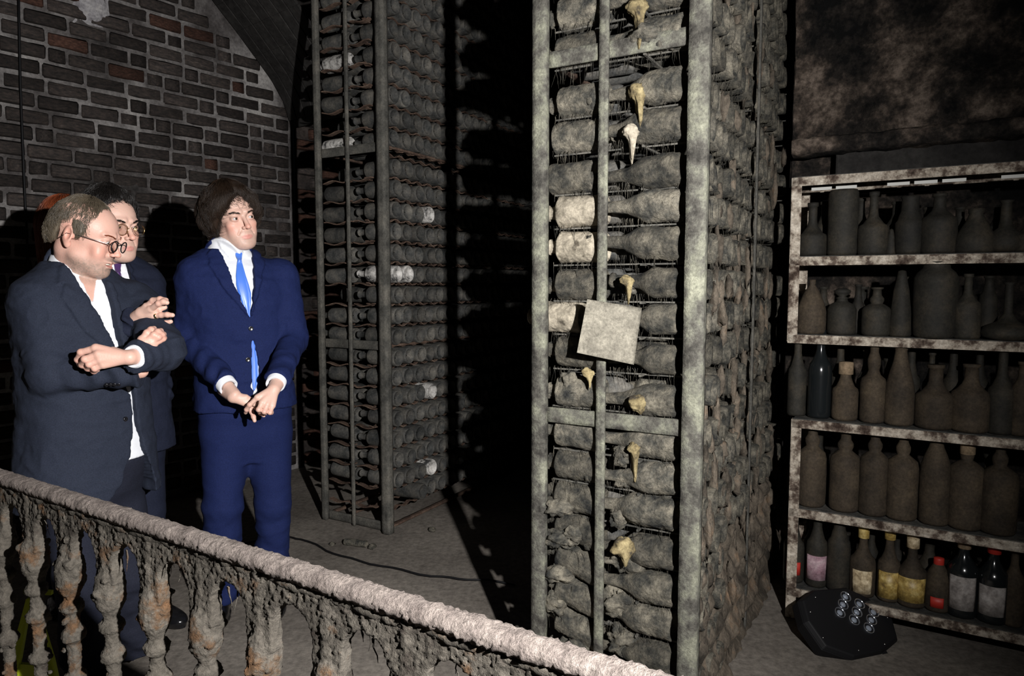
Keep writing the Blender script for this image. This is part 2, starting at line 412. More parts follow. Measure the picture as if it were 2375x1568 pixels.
def brick_mesh(k, mat):
    rs = np.random.RandomState(50+k)
    # a worn brick: front face domed, corners rounded (unit length/height, 0.1 deep)
    bv = []; us_ = [-.5, -.46, 0, .46, .5]; ws_ = [-.5, -.38, .38, .5]
    for i, u in enumerate(us_):
        for j, w in enumerate(ws_):
            e = (i in (0, 4)) + (j in (0, 3))
            y = [-.010, -.001, .005][e == 0 and 2 or (e == 1 and 1 or 0)]
            y = {0: .004, 1: -.004, 2: -.012}[e] + rs.uniform(-.0018, .0018)
            sh = {0: 1, 1: 1, 2: .96}[e]
            bv.append((u*sh+rs.uniform(-.012, .012)*(e > 0), y, w*sh+rs.uniform(-.03, .03)*(e > 0)))
    f = [(i*4+j, (i+1)*4+j, (i+1)*4+j+1, i*4+j+1) for i in range(4) for j in range(3)]
    n = len(bv); rim = [0, 4, 8, 12, 16, 17, 18, 19, 15, 11, 7, 3, 2, 1]
    for r_ in rim: bv.append((bv[r_][0], -.03, bv[r_][2]))
    m = len(rim)
    f += [(rim[i], n+i, n+(i+1) % m, rim[(i+1) % m]) for i in range(m)]
    # local y is out of the wall
    return mesh_data('brick', bv, f, mat, True)
BR = [brick_mesh(k, M['brick']) for k in range(9)] + [brick_mesh(20+k, M['brick_red']) for k in range(2)]
course = .0925
placed = []
row = 0; zz = .02
TILT = -.028
rb = random.Random(4)
while zz < 4.3:
    s = .02; first = True
    kind = row % 2
    while s > -5.2:
        L = rb.choice([.225, .225, .105, .225]) if not first else (.11 if kind else .225)
        L *= rb.uniform(.94, 1.05)
        sc = s-L/2; zc = zz+course/2 + rb.uniform(-.003, .003) - TILT*sc*-1
        if sc+L*.35 < arch_s(zc+.02) and 0 < zc:
            placed.append((sc, zc, L-.013, course-.014-rb.uniform(0, .004)))
        s -= L; first = False
    zz += course; row += 1
def visible(q):
    X, Y, Z = q; cp, sp = math.cos(PITCH), math.sin(PITCH)
    d = Y*cp-(Z-CAMZ)*sp; 
    if d < .1: return None
    return 1187.5+FPX*X/d, 784-FPX*(Y*sp+(Z-CAMZ)*cp)/d, d
cand = []; far = []
for b in placed:
    w = W0+WU*b[0]+np.array([0, 0, b[1]]); v = visible(w)
    if v is None or v[0] < -80 or v[0] > 760 or v[1] < -80: 
        if v is not None and v[0] > -900: far.append(b)
        continue
    hidden = (v[1] > 640 and 60 < v[0] < 380) or (v[1] > 620 and 430 < v[0] < 640) or (v[1] > 560 and v[0] < 90)
    cand.append((hidden, -b[2]*b[3]/v[2]**2, b))
cand.sort(key=lambda q: (q[0], q[1]))
WR = math.atan2(WU[1], WU[0])      # local x along the wall; local y must point out of the wall -> mirror by rotation of pi
for i, (h_, a_, b) in enumerate(cand[:300]):
    out = rb.uniform(-.001, .006)
    w = W0+WU*b[0]+WN*out+np.array([0, 0, b[1]])
    me = BR[rb.randrange(9)] if rb.random() > .07 else BR[9+rb.randrange(2)]
    o = data_obj('brick', me, wall, w, (0, rb.uniform(-.012, .012), WR+PI), (b[2], 1, b[3]))
mb_v = []; mb_f = []; 
base_v = np.array([tuple(q.co) for q in BR[0].vertices]); base_f = [tuple(p.vertices) for p in BR[0].polygons]
off = 0
Rw = np.column_stack([-WU, WN, [0, 0, 1]])
for b in [c[2] for c in cand[300:]]+far:
    v = base_v*np.array([b[2], 1, b[3]]); v = v@Rw.T + W0+WU*b[0]+WN*rb.uniform(0, .005)+np.array([0, 0, b[1]])
    mb_v.append(v); mb_f += [tuple(i+off for i in q) for q in base_f]; off += len(v)
o = mesh_obj('brickwork', np.concatenate(mb_v), mb_f, M['brick'], wall, True); o['kind'] = 'stuff'
# knocked plaster patch at the top and a hanging cable
ps, pz = on_wall(215, 12)
pv = []
for i in range(15):
    for j in range(15):
        a = -1+i/7; c_ = -1+j/7; rr = math.hypot(a, c_)
        h = max(0, 1-rr*rr)*.022
        pv.append(W0+WU*(ps+a*.11)+WN*(h-.004)+np.array([0, 0, pz+c_*.13]))
pv = np.array(pv); pv = pv + WN*(.007*fbm(pv*30, 3, 9))[:, None]
mesh_obj('plaster_patch', pv, grid_faces(15, 15), dusty('pale_plaster', [(.3,.16,.15,.16), (.5,.34,.33,.34), (.7,.5,.48,.46)], 12), wall)
# vault springing from the arch
VN = 16; vv = []
curve = [(s, z) for s, z in zip(np.interp(np.linspace(AS[1, 1], AS[-1, 1], 60), AS[1:, 1], AS[1:, 0]), np.linspace(AS[1, 1], AS[-1, 1], 60))]
for j in range(VN):
    for (s, z) in curve:
        vv.append(W0+WU*(s+.004)+WN*(-.02+j*.05)+np.array([0, 0, z]))
vv = np.array(vv); ridge = .006*np.sign(np.sin(vv[:, 2]*50))
vv = vv + WU*(ridge*.5)[:, None] + WU*(.01*fbm(vv*6, 3, 4))[:, None]
struct('ceiling_vault', vv, grid_faces(VN, 60), M['soot'])['label'] = 'dark ribbed vault springing off the brick wall'
# boards / courses running along the vault
for j in range(7):
    mb = MB(); t = .02+j*.105
    seg = curve[2:58:5]
    for a, b in zip(seg[:-1], seg[1:]):
        p = W0+WU*(a[0]-.006)+WN*(t+.05)+np.array([0, 0, a[1]]); q = W0+WU*(b[0]-.006)+WN*(t+.05)+np.array([0, 0, b[1]])
        mb.beam(p, q, .018, .094, up=tuple(WN))
    vb = mb.build('vault_board', M['soot'], bpy.data.objects['ceiling_vault'], bevel=.003)
# side wall beyond the first rack (brick pier in its shadow) and far walls
def rough_wall(name, a, b, z0, z1, amp, mat, seed, n=(110, 80), scale=3):
    a = np.array([*a, 0.]); b = np.array([*b, 0.]); d = (b-a)/np.linalg.norm(b-a); nn = np.array([d[1], -d[0], 0])
    g = np.array([a+(b-a)*u+np.array([0, 0, w]) for u in np.linspace(0, 1, n[0]) for w in np.linspace(z0, z1, n[1])])
    h = amp*fbm(g*scale, 5, seed)
    return struct(name, g+nn*h[:, None], grid_faces(*n), mat)
wb = rough_wall('wall_back', (W0[0]+.02, W0[1]+.1), (W0[0]+2.2, W0[1]+3.1), -.05, 4.6, .03, M['brick'], 8)
wp = np.array([.591, .807, 0])
k = 0
for r_ in range(34):
    for c_ in range(3):
        L = .22; s = .12+(c_+(r_ % 2)*.5)*.235
        o = data_obj('brick', BR[9+(k % 2)] if (k*7) % 5 < 3 else BR[k % 9], wb, np.array([W0[0]+.02, W0[1]+.1, 0])+wp*s+np.array([.807, -.591, 0])*.035+np.array([0, 0, .05+r_*.0925]), (0, 0, math.atan2(.807, .591)+PI), (.215, 1, .078)); k += 1
rough_wall('wall_far', (W0[0]+2.2, W0[1]+3.1), (5.2, 6.9), -.05, 4.6, .05, M['soot'], 9, (50, 40))
# shelf line and the stone wall behind it
SD = np.array([.863, -.505, 0]); SN = np.array([.505, .863, 0])       # along the shelves to the right, and back from them
SB = PF(1822, 1430); SB[2] = 0
wa = SB - SD*.13 + SN*.64; wz = SB + SD*2.9 + SN*.64; wr_ = wa + np.array([.495, .869, 0])*3.2
rough_wall('wall_right', (wa[0], wa[1]), (wz[0], wz[1]), -.05, 4.6, .07, M['rock'], 12, (150, 200), 3.2)
rough_wall('wall_side', (wr_[0], wr_[1]), (wa[0], wa[1]), -.05, 4.6, .02, M['rock'], 13, (40, 60), 3.2)
# stone ledge along that wall
mb = MB()
q0 = SB+SN*.48; zl = P(1850, 330, float(q0[1]))[2]
_u = np.linspace(-.1, 2.0, 160); _pr = [(.06, -.035), (.06, .03), (.03, .038), (-.03, .036), (-.045, .025), (-.045, -.03), (-.03, -.038), (.03, -.04)]
v = np.array([q0+SD*u_+SN*p_[0]+np.array([0, 0, zl-.02+p_[1]]) for p_ in _pr for u_ in _u]); f = grid_faces(len(_pr), 160, True)
v = displaced(v, f, .012, 18, 4, 31)
struct('trim_1', v, f, M['rock'])['label'] = 'dark ledge high on the stone wall'
mbl = MB(); mbl.box(q0+SD*1.28+SN*.06+np.array([0,0,zl-.14]), (2.4, .06, .2), np.column_stack([SD, SN, [0,0,1]]))
o = mbl.build('trim_2', M['soot'], bevel=.01); o['kind'] = 'structure'
# ceiling
g = np.array([(x, y, 4.55) for x in np.linspace(-5.5, 6, 40) for y in np.linspace(-1.5, 10, 40)]); g[:, 2] += .05*fbm(g*2, 3, 2)
struct('ceiling', g, grid_faces(40, 40), M['soot'])

# hanging cable on the wall, cable on the floor
mb = MB(); pts = []
for (x, y) in ((38, -40), (40, 60), (43, 200), (48, 330), (53, 450), (58, 545), (60, 640)):
    s, z = on_wall(x, y); pts.append(W0+WU*s+WN*.03+np.array([0, 0, z]))
mb.tube(pts, .006, 8)
set_props(mb.build('cable', M['matt_black'], smooth=True), 'thin black cable hanging down the brick wall at far left', 'cable')
mb = MB(); pts = [PF(x, y, .008) for x, y in ((560,1262), (640,1245), (668,1246), (700,1250), (745,1270), (790,1290), (860,1307), (930,1322), (1000,1336), (1065,1342), (1130, 1346), (1230,1362))]
fine = []
for i in range(len(pts)-1):
    for t in (0, .34, .67): fine.append(pts[i]*(1-t)+pts[i+1]*t)
for i, q in enumerate(fine): q[:2] += .006*math.sin(i*1.3)
mb.tube(fine, .005, 8)
set_props(mb.build('cable', M['matt_black'], smooth=True), 'thin black cable snaking over the floor before the far rack', 'cable')
# ------------------------------------------------------------------ bottle racks
ORD = ['first','second','third','fourth','fifth','sixth','seventh','eighth','ninth','tenth','eleventh','twelfth','thirteenth','fourteenth','fifteenth',
       'sixteenth','seventeenth','eighteenth','nineteenth','twentieth','twenty-first','twenty-second','twenty-third','twenty-fourth','twenty-fifth','twenty-sixth','twenty-seventh','twenty-eighth']
def lying_bottle(R, L, body, neck_r, n, m, amp, seed, mat, punt=True, sag=0):
    """bottle lying along local x: base at x=0 facing +x, neck towards -x"""
    prof = []
    if punt: prof += [(R*.05, -.025), (R*.55, -.016), (R*.8, -.003)]
    prof += [(R*.9, 0), (R*.985, -.006), (R, -.016)]
    for k in range(1, m): prof.append((R, -.016-(body-.016)*k/m))
    sh = L-body
    for k in range(0, 6):
        t = k/5; prof.append((R+(neck_r*1.15-R)*(t*t*(3-2*t)), -body-sh*.42*t))
    prof += [(neck_r, -body-sh*.6), (neck_r, -body-sh*.9), (neck_r*1.3, -body-sh*.92), (neck_r*1.3, -L), (neck_r*.4, -L)]
    vs_ = []; 
    for (r, x) in prof:
        for k in range(n):
            q = 2*PI*k/n; vs_.append((x, r*math.cos(q), r*math.sin(q)))
    v = np.array(vs_); nn = len(prof)
    f = grid_faces(nn, n); 
    f = [tuple(q) for q in f] + [(i*n+n-1, (i+1)*n+n-1, (i+1)*n, i*n) for i in range(nn-1)]
    f = np.array(f)[:, ::-1]
    amp_v = amp*fbm(v*38+seed*9.1, 3, seed) + (amp*.35*fbm(v*170, 2, seed+9) if n > 50 else 0)
    # dust lies thicker on the upper side
    rad = v.copy(); rad[:, 0] = 0; l = np.linalg.norm(rad, axis=1, keepdims=True)+1e-6; rad /= l
    top = np.clip(v[:, 2]/R, 0, 1)
    v = v + rad*(amp_v + top*amp*1.0*(.5+.5*fbm(v*np.array([20, 40, 40])+3, 2, seed+4)) )[:, None]
    return mesh_data('wine_bottle', v, f, mat, True)
def hang_strands(pts, lmin, lmax, r0, seed, mat, name, parent=None, label=None, cat=None):
    rs = np.random.RandomState(seed); V = []; F = []; b = 0
    for p in pts:
        L = rs.uniform(lmin, lmax); k = 4; r = r0*rs.uniform(.6, 1.7); dx = rs.normal(0, .12, 2)
        for i in range(k):
            t = i/(k-1); c = np.array([p[0]+dx[0]*L*t+rs.normal(0, .0012), p[1]+dx[1]*L*t+rs.normal(0, .0012), p[2]-L*t]); rr = r*(1-t*.8)*rs.uniform(.6, 1.6)
            for a in (0, 2.1, 4.2): V.append(c+rr*np.array([math.cos(a), math.sin(a), 0]))
        for i in range(k-1):
            for a in range(3): F.append((b+i*3+a, b+i*3+(a+1) % 3, b+i*3+3+(a+1) % 3, b+i*3+3+a))
        b += 3*k
    o = mesh_obj(name, np.array(V), np.array(F), mat, parent, False); o['kind'] = 'stuff'
    if label: set_props(o, label, cat)
    return o
def post_mesh(a, b, w, t, mat, name, parent, seed, amp=.0016):
    a = np.array(a, float); b = np.array(b, float); L = np.linalg.norm(b-a); x = (b-a)/L
    y = np.array([0, 1., 0]) if abs(x[1]) < .9 else np.array([0, 0, 1.]); z = np.cross(x, y); z /= np.linalg.norm(z); y = np.cross(z, x)
    m = max(4, int(L/.02))
    pr = []
    for (u, v_) in ((-1,-1),(-.33,-1),(.33,-1),(1,-1),(1,-.33),(1,.33),(1,1),(.33,1),(-.33,1),(-1,1),(-1,.33),(-1,-.33)):
        pr.append((u*w/2*(.97 if abs(u)+abs(v_) == 2 else 1), v_*t/2*(.97 if abs(u)+abs(v_) == 2 else 1)))
    n = len(pr); V = []
    for i in range(m):
        for (u, v_) in pr: V.append(a+(b-a)*i/(m-1)+z*u+y*v_)
    V = np.array(V); f = [(i*n+k, i*n+(k+1) % n, (i+1)*n+(k+1) % n, (i+1)*n+k) for i in range(m-1) for k in range(n)]
    f = np.array(f); V = displaced(V, f, amp, 55, 2, seed)
    fl_ = [tuple(q) for q in f]+[tuple(range(n))[::-1], tuple((m-1)*n+k for k in range(n))]
    return mesh_obj(name, V, fl_, mat, parent, True)
RA = -math.atan2(.495, .869)
XR = np.array([.869, -.495, 0]); YR = np.array([.495, .869, 0])

# --- near rack
r2c = np.array([.531, 2.0, 0]); r2o = r2c - XR*.505
rack2 = empty('bottle_rack', r2o, RA, 'tall near steel bottle rack with lichened posts, right of centre', 'rack')
H2 = 3.3; W2 = .505; D2 = 1.70
post_mesh((0, 0, 0), (0, 0, H2), .048, .03, M['post'], 'post', rack2, 1)
post_mesh((.215, .0, 0), (.215, .0, H2), .03, .012, M['post'], 'post', rack2, 2)
post_mesh((W2, 0, 0), (W2, 0, H2), .058, .04, M['post'], 'post', rack2, 3)
post_mesh((W2+.012, .82, 0), (W2+.012, .82, H2), .008, .022, M['post_dark'], 'post', rack2, 4)
post_mesh((W2-.09, D2, 0), (W2-.09, D2, H2), .04, .04, M['post_dark'], 'post', rack2, 5)
post_mesh((0, D2, 0), (0, D2, H2), .04, .04, M['post_dark'], 'post', rack2, 6)
for zz in (2.108, .974, 3.25):
    post_mesh((.02, .012, zz), (W2-.02, .012, zz), .05, .012, M['post'], 'crossbar', rack2, int(zz*50))
    post_mesh((W2-.09, .03, zz), (W2-.09, D2, zz), .03, .01, M['post_dark'], 'side_bar', rack2, int(zz*51))
    post_mesh((.02, .03, zz), (.02, D2, zz), .03, .01, M['rust'], 'side_bar', rack2, int(zz*52))
rows2 = [2.87, 2.75, 2.63, 2.51, 2.39, 2.262, 2.142, 1.985, 1.872, 1.744, 1.635, 1.517, 1.40, 1.29, 1.175, 1.05, .905, .80, .685, .568, .45, .34, .228, .115]
for i, zz in enumerate(rows2[4:]):
    m_ = MB()
    for yy in (.06, .9, 1.7):
        m_.beam((.02, yy, zz-.054), (W2-.02, yy, zz-.054), .005, .005)
    m_.beam((.33, .03, zz-.056), (.33, D2-.02, zz-.056), .007, .007)
    m_.build('support_rod', M['post_dark'], rack2)
HI = [lying_bottle(.049, .30, (.10, .115, .095, .13, .105)[k], .0175, 64, 34, .0052, k, M['dust']) for k in range(5)]
HIL = [lying_bottle(.05, .2, .155, .02, 60, 36, .0050, 10+k, M['dust']) for k in range(5)]
HIP = lying_bottle(.05, .2, .155, .02, 60, 36, .0045, 17, M['dust_pale'])
HISQ = lying_bottle(.046, .22, .075, .018, 34, 12, .004, 18, M['dust'])
SD2 = [lying_bottle(.048, .28, .19, .0165, 22, 6, .0042, 30+k, M['dust']) for k in range(7)]
SDd = [lying_bottle(.047, .28, .19, .0165, 20, 5, .002, 40+k, M['dust_dark']) for k in range(5)]
SDf = lying_bottle(.048, .28, .19, .0165, 20, 5, .0045, 47, M['foil'])
rr_ = random.Random(11)
def wl(o, x, y, z): return o + XR*x + YR*y + np.array([0, 0, z])
GL2 = 'dusty bottles in the left column of the near rack'; GR2 = 'dusty bottles in the right column of the near rack'; GS2 = 'dusty bottles along the side of the near rack'
strand_pts = []; r2v = []; r2f = []; r2n = [0]
vis_rows = rows2[5:]
names_l = {1.985: 'grey blackened bottle in the left column just under the near rack upper crossbar',
           1.872: 'tapering crusted bottle showing its pale shoulder, left column of near rack',
           1.635: 'pale mould-coated bottle, left column, level with the top of the standing men',
           1.517: 'cream-coloured bottle with a rusty stain, left column of the near rack',
           1.29: 'short pale bottle left of the hanging square plate'}
for i, zz in enumerate(rows2):
    if i >= 4:
        low = zz < .6
        # left column: base towards the middle
        x = .2; th = 0; me = HIL[i % 5]
        if round(zz, 3) in (1.517, 1.635): me = HIP
        if round(zz, 3) == 1.29: x = .125; me = HIP
        if round(zz, 3) == 1.744: x = .165
        if round(zz, 3) == 2.142: x = .195
        if round(zz, 3) == 1.872:      # this one shows its shoulder instead
            o = data_obj('wine_bottle', HIL[1], None, wl(r2o, .02, .075, zz), (0, 0, RA+PI), (1, 1, 1))
        else:
            o = data_obj('wine_bottle', me, None, wl(r2o, x, .07, zz), (rr_.uniform(0, 1), 0, 0), (1, 1, 1))
            tilt = rr_.uniform(-.04, .04) + (.22 if low else .03 if zz < 1 else 0)
            o.rotation_euler = Matrix.Rotation(RA, 3, 'Z').to_4x4().to_euler()
            o.matrix_basis = Matrix.Translation(Vector(wl(r2o, x, .07, zz))) @ Matrix.Rotation(RA+rr_.uniform(-.05, .05), 4, 'Z') @ Matrix.Rotation(tilt, 4, 'Y') @ Matrix.Rotation(rr_.uniform(-.5, .5), 4, 'X')
        lab = names_l.get(round(zz, 3)) or ('dust-caked bottle, %s from the top in the left column of the near rack' % ORD[i-4])
        set_props(o, lab, 'bottle', GL2)
        for k in range(44): strand_pts.append(wl(r2o, rr_.uniform(.02, x), rr_.uniform(.02, .1), zz-.045))
    for j in range(16):
        if i < 4 and j < 6: continue
        y = .055+.1015*j
        zj = zz + rr_.uniform(-.006, .006)
        if j == 0:
            x = .447; me = HI[i % 5]; rz = rr_.uniform(-.04, .04); rt = rr_.uniform(-.05, .05)
            if round(zz, 3) in (1.40, 1.29, 1.175): me = HISQ; x = .443
            if zz < .9: rt += -.03
        else:
            x = .497+rr_.uniform(-.012, .01)+ (.02 if zz < .7 else 0); me = SD2[rr_.randrange(7)]; rz = rr_.uniform(-.05, .05); rt = rr_.uniform(-.05, .05)
        if j > 0 and (i < 4 or j > 11 or zz < .75):
            if zz < .75 and j > 3 and zz < .5: continue
            v0 = np.array([tuple(q.co) for q in me.vertices]) @ np.array([[XR[0], XR[1], 0], [YR[0], YR[1], 0], [0, 0, 1]]) + wl(r2o, x, y, zj)
            r2v.append(v0); r2f.append(np.array([tuple(q.vertices) for q in me.polygons])+r2n[0]); r2n[0] += len(v0)
            continue
        o = data_obj('wine_bottle', me)
        o.matrix_basis = Matrix.Translation(Vector(wl(r2o, x, y, zj))) @ Matrix.Rotation(RA+rz, 4, 'Z') @ Matrix.Rotation(rt, 4, 'Y') @ Matrix.Rotation(rr_.uniform(-.5, .5), 4, 'X')
        if j == 0:
            sq = round(zz, 3) in (1.40, 1.29, 1.175)
            set_props(o, ('squat rounded stub of a dusty bottle, %s down the right column of near rack' if sq else
                          'dusty bottle with neck pointing inward, %s down the right column of the near rack') % ORD[i-4], 'bottle', GR2)
        else:
            set_props(o, "dusty bottle end in near rack's long side, %s row down, %s behind post" % (ORD[i], ORD[j-1]), 'bottle', GS2)
            if j < 13 and i > 3:
                for k in range(8): strand_pts.append(wl(r2o, x-rr_.uniform(0, .05), y+rr_.uniform(-.05, .05), zj-.043))
        if j == 0 and i >= 4:
            for k in range(60): strand_pts.append(wl(r2o, rr_.uniform(.22, .44), rr_.uniform(.02, .1), zj-.03))
hang_strands(strand_pts, .008, .075, .0007, 5, M['dust'], 'mould_threads', None, 'hair-fine mould threads hanging under the bottles of the near rack', 'mould')
set_props(mesh_obj('wine_bottles', np.concatenate(r2v), np.concatenate(r2f), M['dust']), 'receding and topmost dusty bottle ends of the near rack', 'bottle', None, 'stuff')
# deeper left-hand bottles fill the inside of the rack
o = None
SV = np.array([tuple(q.co) for q in SDd[0].vertices]); SF = np.array([tuple(p.vertices) for p in SDd[0].polygons])
vv = []; ff = []; off = 0
RZ = np.array([[math.cos(RA+PI), -math.sin(RA+PI), 0], [math.sin(RA+PI), math.cos(RA+PI), 0], [0, 0, 1]])
for i, zz in enumerate(rows2[4:]):
    for j in range(1, 16):
        vv.append(SV[:, :]*np.array([.95, 1, 1])@RZ.T + wl(r2o, .03, .055+.1015*j, zz+.01)); ff.append(SF+off); off += len(SV)
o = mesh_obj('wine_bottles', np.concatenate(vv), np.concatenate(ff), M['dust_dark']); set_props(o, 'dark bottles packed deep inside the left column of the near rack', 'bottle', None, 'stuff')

# crusts: clods on necks, mounds on the crossbar, caked lower flank
def clod(c, r, seed, mat, amp=.35, n=14, sc=None):
    q = np.linspace(0, 2*PI, n, endpoint=False); t = np.linspace(.05, PI-.05, n)
    g = np.array([[math.sin(b)*math.cos(a), math.sin(b)*math.sin(a), math.cos(b)] for a in q for b in t])
    k = 1+amp*fbm(g*1.7+seed*3.1, 3, seed)
    v = g*k[:, None]*np.array(r)
    f = grid_faces(n, n, True)[:, ::-1]
    return v+np.array(c), f
cv = []; cf = []; off = 0
def addc(c, r, seed, amp=.5, n=14):
    global off
    v, f = clod(c, r, seed, None, amp, n)
    if n > 20: v = displaced(v, f, .008, 55, 4, seed)
    cv.append(v); cf.append(f+off); off += len(v)
for k, (px, py, Y, a, b) in enumerate([(1510, 82, 2.06, .06, .035), (1545, 95, 2.04, .04, .03), (1480, 100, 2.1, .05, .02), (1320, 880, 2.2, .03, .03), (1345, 905, 2.2, .045, .02), (1380, 925, 2.18, .03, .03), (1500, 940, 2.1, .05, .02), (1530, 905, 2.1, .02, .025), (1460, 660, 2.12, .03, .035), (1465, 1055, 2.12, .05, .04), (1450, 1110, 2.12, .04, .03), (1300, 1175, 2.2, .05, .035), (1300, 1250, 2.2, .055, .04), (1330, 1240, 2.17, .03, .035), (1450, 1290, 2.12, .07, .05), (1440, 1390, 2.12, .06, .05), (1290, 1400, 2.2, .04, .04), (1450, 1480, 2.12, .06, .05), (1350, 1500, 2.18, .06, .04), (1300, 1330, 2.2, .05, .035),(1440,1200,2.12,.04,.04)]):
    addc(P(px, py, Y+.045), (a*.95, a*.7, b*.85), 100+k, .7, 30)
_v = np.concatenate(cv); _v = _v+np.column_stack([.003*fbm(_v*110, 3, 70), .003*fbm(_v*110, 3, 71), .003*fbm(_v*110, 3, 72)])
set_props(mesh_obj('dust_clods', _v, np.concatenate(cf), M['dust']), 'grey dust clods between the bottle necks on the near rack front', 'dust', None, 'stuff')
cv = []; cf = []; off = 0
for i, zz in enumerate(rows2[4:]):
    for j in range(16):
        dens = .12 if zz > 1.5 else .3 if zz > 1.05 else .45
        for q in range(2):
            if rr_.random() < dens:
                addc(wl(r2o, .475+rr_.uniform(-.01, .02)+(.02 if zz < .7 else 0), .055+.1015*j+rr_.uniform(-.05, .05), zz+rr_.uniform(-.06, .06)), (rr_.uniform(.010, .018), rr_.uniform(.015, .035), rr_.uniform(.035, .085)), 300+i*40+j*2+q, .8, 9)
v = np.concatenate(cv); v = v+np.column_stack([.004*fbm(v*70, 3, 77), .004*fbm(v*70, 3, 78), .004*fbm(v*70, 3, 79)])
set_props(mesh_obj('dust_clods', v, np.concatenate(cf), M['crust']), 'brown drips of mould caking the long flank of the near rack', 'dust', None, 'stuff')
# caked lower flank: a lumpy sheet hanging over the bottle ends
nu, nv = 170, 130
g = []
for i in range(nu):
    y = .1+1.54*i/(nu-1)
    for j in range(nv):
        zz = .0+1.02*j/(nv-1)
        g.append((y, zz))
g = np.array(g)
q3 = np.column_stack([g[:, 0]*6, g[:, 1]*5, g[:, 0]*0])
h = .03*fbm(q3*1.6, 4, 61) + .018*np.cos((g[:, 0]-.055)/.1015*2*PI)*np.clip(g[:, 1]*1.5, .2, 1) + .012*np.cos((g[:, 1]-.115)/.115*2*PI)
fall = -.075*np.clip((g[:, 1]-.45-.25*fbm(q3*.8, 2, 9))/.4, 0, 1.4) + .035*np.clip(.5-g[:, 1], 0, 1)
xx = .50 + h + fall
fv = r2o+np.outer(xx, XR)+np.outer(g[:, 0], YR)+np.outer(g[:, 1], [0, 0, 1])
set_props(mesh_obj('dust_crust', fv, grid_faces(nu, nv)[:, ::-1], M['crust']), 'brown caked crust over the lower flank of the near rack', 'dust', None, 'stuff')
# yellow mould drips
for k, (px, py, Y, r, dr) in enumerate([(1478, 15, 2.1, .032, .10), (1480, 212, 2.1, .030, .09), (1462, 305, 2.1, .026, .08), (1365, 865, 2.17, .02, .04), (1470, 1040, 2.1, .022, .09), (1445, 1270, 2.1, .035, .03), (1480, 935, 2.1, .03, .01), (1455, 650, 2.1, .02, .06)]):
    c = P(px, py, Y+.0)
    v, f = clod((0, 0, 0), (r, r*.7, r*.8), 700+k, None, .42, 26)
    low = v[:, 2] < -.3*r; w = np.exp(-((v[:, 0]-.2*r)/(r*.28))**2)
    v[:, 2] -= np.where(low, w*dr, 0); v = displaced(v, f, .006, 60, 3, k)
    set_props(mesh_obj('mould_growth', v+c, f, M['mould'] if k != 2 else M['dust_pale']), ['yellowish mould lump dripping near the top edge between the near rack posts', 'yellow mould lump with a long drip below the upper crossbar',
      'whitish mould fungus hanging beside the middle post', 'small yellow mould tuft above the lower crossbar', 'yellow curved mould drip under the lower crossbar', 'broad yellow mould patch low in right column of near rack', 'yellow-stained shard lump resting on the lower crossbar','tan mould lump just above the square plate'][k], 'mould', 'mould lumps on the near rack')
# the square plate
pl = MB(); cs = [P(1362, 694, 2.1), P(1489, 714, 2.08), P(1470, 846, 2.07), P(1338, 818, 2.1)]
cen = sum(cs)/4
Wp = 13; g = []
for i in range(Wp):
    for j in range(Wp):
        a, b = i/(Wp-1), j/(Wp-1); g.append((cs[0]*(1-a)*(1-b)+cs[1]*a*(1-b)+cs[2]*a*b+cs[3]*(1-a)*b))
g = np.array(g); f = grid_faces(Wp, Wp); nrm = np.cross(cs[3]-cs[0], cs[1]-cs[0]); nrm /= np.linalg.norm(nrm)
if nrm[1] > 0: nrm = -nrm
back = g - nrm*.012
edge = [i*Wp for i in range(Wp)]+[(Wp-1)*Wp+j for j in range(1, Wp)]+[i*Wp+Wp-1 for i in range(Wp-2, -1, -1)]+[j for j in range(Wp-2, 0, -1)]
n_ = len(g); ne = len(edge)
ff = [tuple(q) for q in f]+[tuple(q[::-1]+n_) for q in f]+[(edge[k], edge[(k+1) % ne], edge[(k+1) % ne]+n_, edge[k]+n_) for k in range(ne)]
vv = np.concatenate([g, back]); vv += nrm*(.002*fbm(vv*60, 3, 3))[:, None]
plate = mesh_obj('square_plate', vv-cen, ff, dusty('dusty_plate', [(.3,.12,.11,.09), (.5,.20,.185,.15), (.7,.28,.26,.21)], 22, .95, .7, 120, 0)); plate.location = cen
set_props(plate, 'tilted square dust-covered plate hung on the middle post of the near rack', 'plate')

# --- far rack
r1c = np.array([-.700, 3.80, 0]); W1 = .479; r1o = r1c - XR*W1; D1 = 3.3
rack1 = empty('bottle_rack', r1o, RA, 'tall far steel bottle rack standing in half shadow behind the blue-suited man', 'rack')
pa = (0, 0, 0); 
post_mesh((0, 0, 0), (0, 0, 3.6), .036, .028, M['post_dark'], 'post', rack1, 21)
post_mesh((.225, 0, 0), (.225, 0, 3.6), .022, .012, M['post_dark'], 'post', rack1, 22)
post_mesh((W1, 0, 0), (W1, 0, 3.6), .056, .045, M['post_dark'], 'post', rack1, 23)
for zz in (2.15, 1.06, .03):
    post_mesh((.01, .012, zz), (W1-.02, .012, zz), .05, .012, M['post_dark'], 'crossbar', rack1, int(zz*20)+40)
    post_mesh((W1-.005, .02, zz), (W1-.005, D1, zz), .035, .012, M['rust'], 'side_bar', rack1, int(zz*20)+50)
    post_mesh((.01, .02, zz), (.01, D1, zz), .035, .012, M['rust'], 'side_bar', rack1, int(zz*20)+60)
post_mesh((.02, .5, .05), (W1-.02, .32, .15), .025, .012, M['rust'], 'brace', rack1, 71)
post_mesh((.1, .1, .02), (.16, .7, .03), .03, .012, M['rust'], 'brace', rack1, 72)
for yy in (1.1, 2.2, D1):
    post_mesh((W1, yy, 0), (W1, yy, 3.6), .03, .03, M['post_dark'], 'post', rack1, int(yy*10)+80)
    post_mesh((0, yy, 0), (0, yy, 3.6), .03, .03, M['post_dark'], 'post', rack1, int(yy*10)+90)
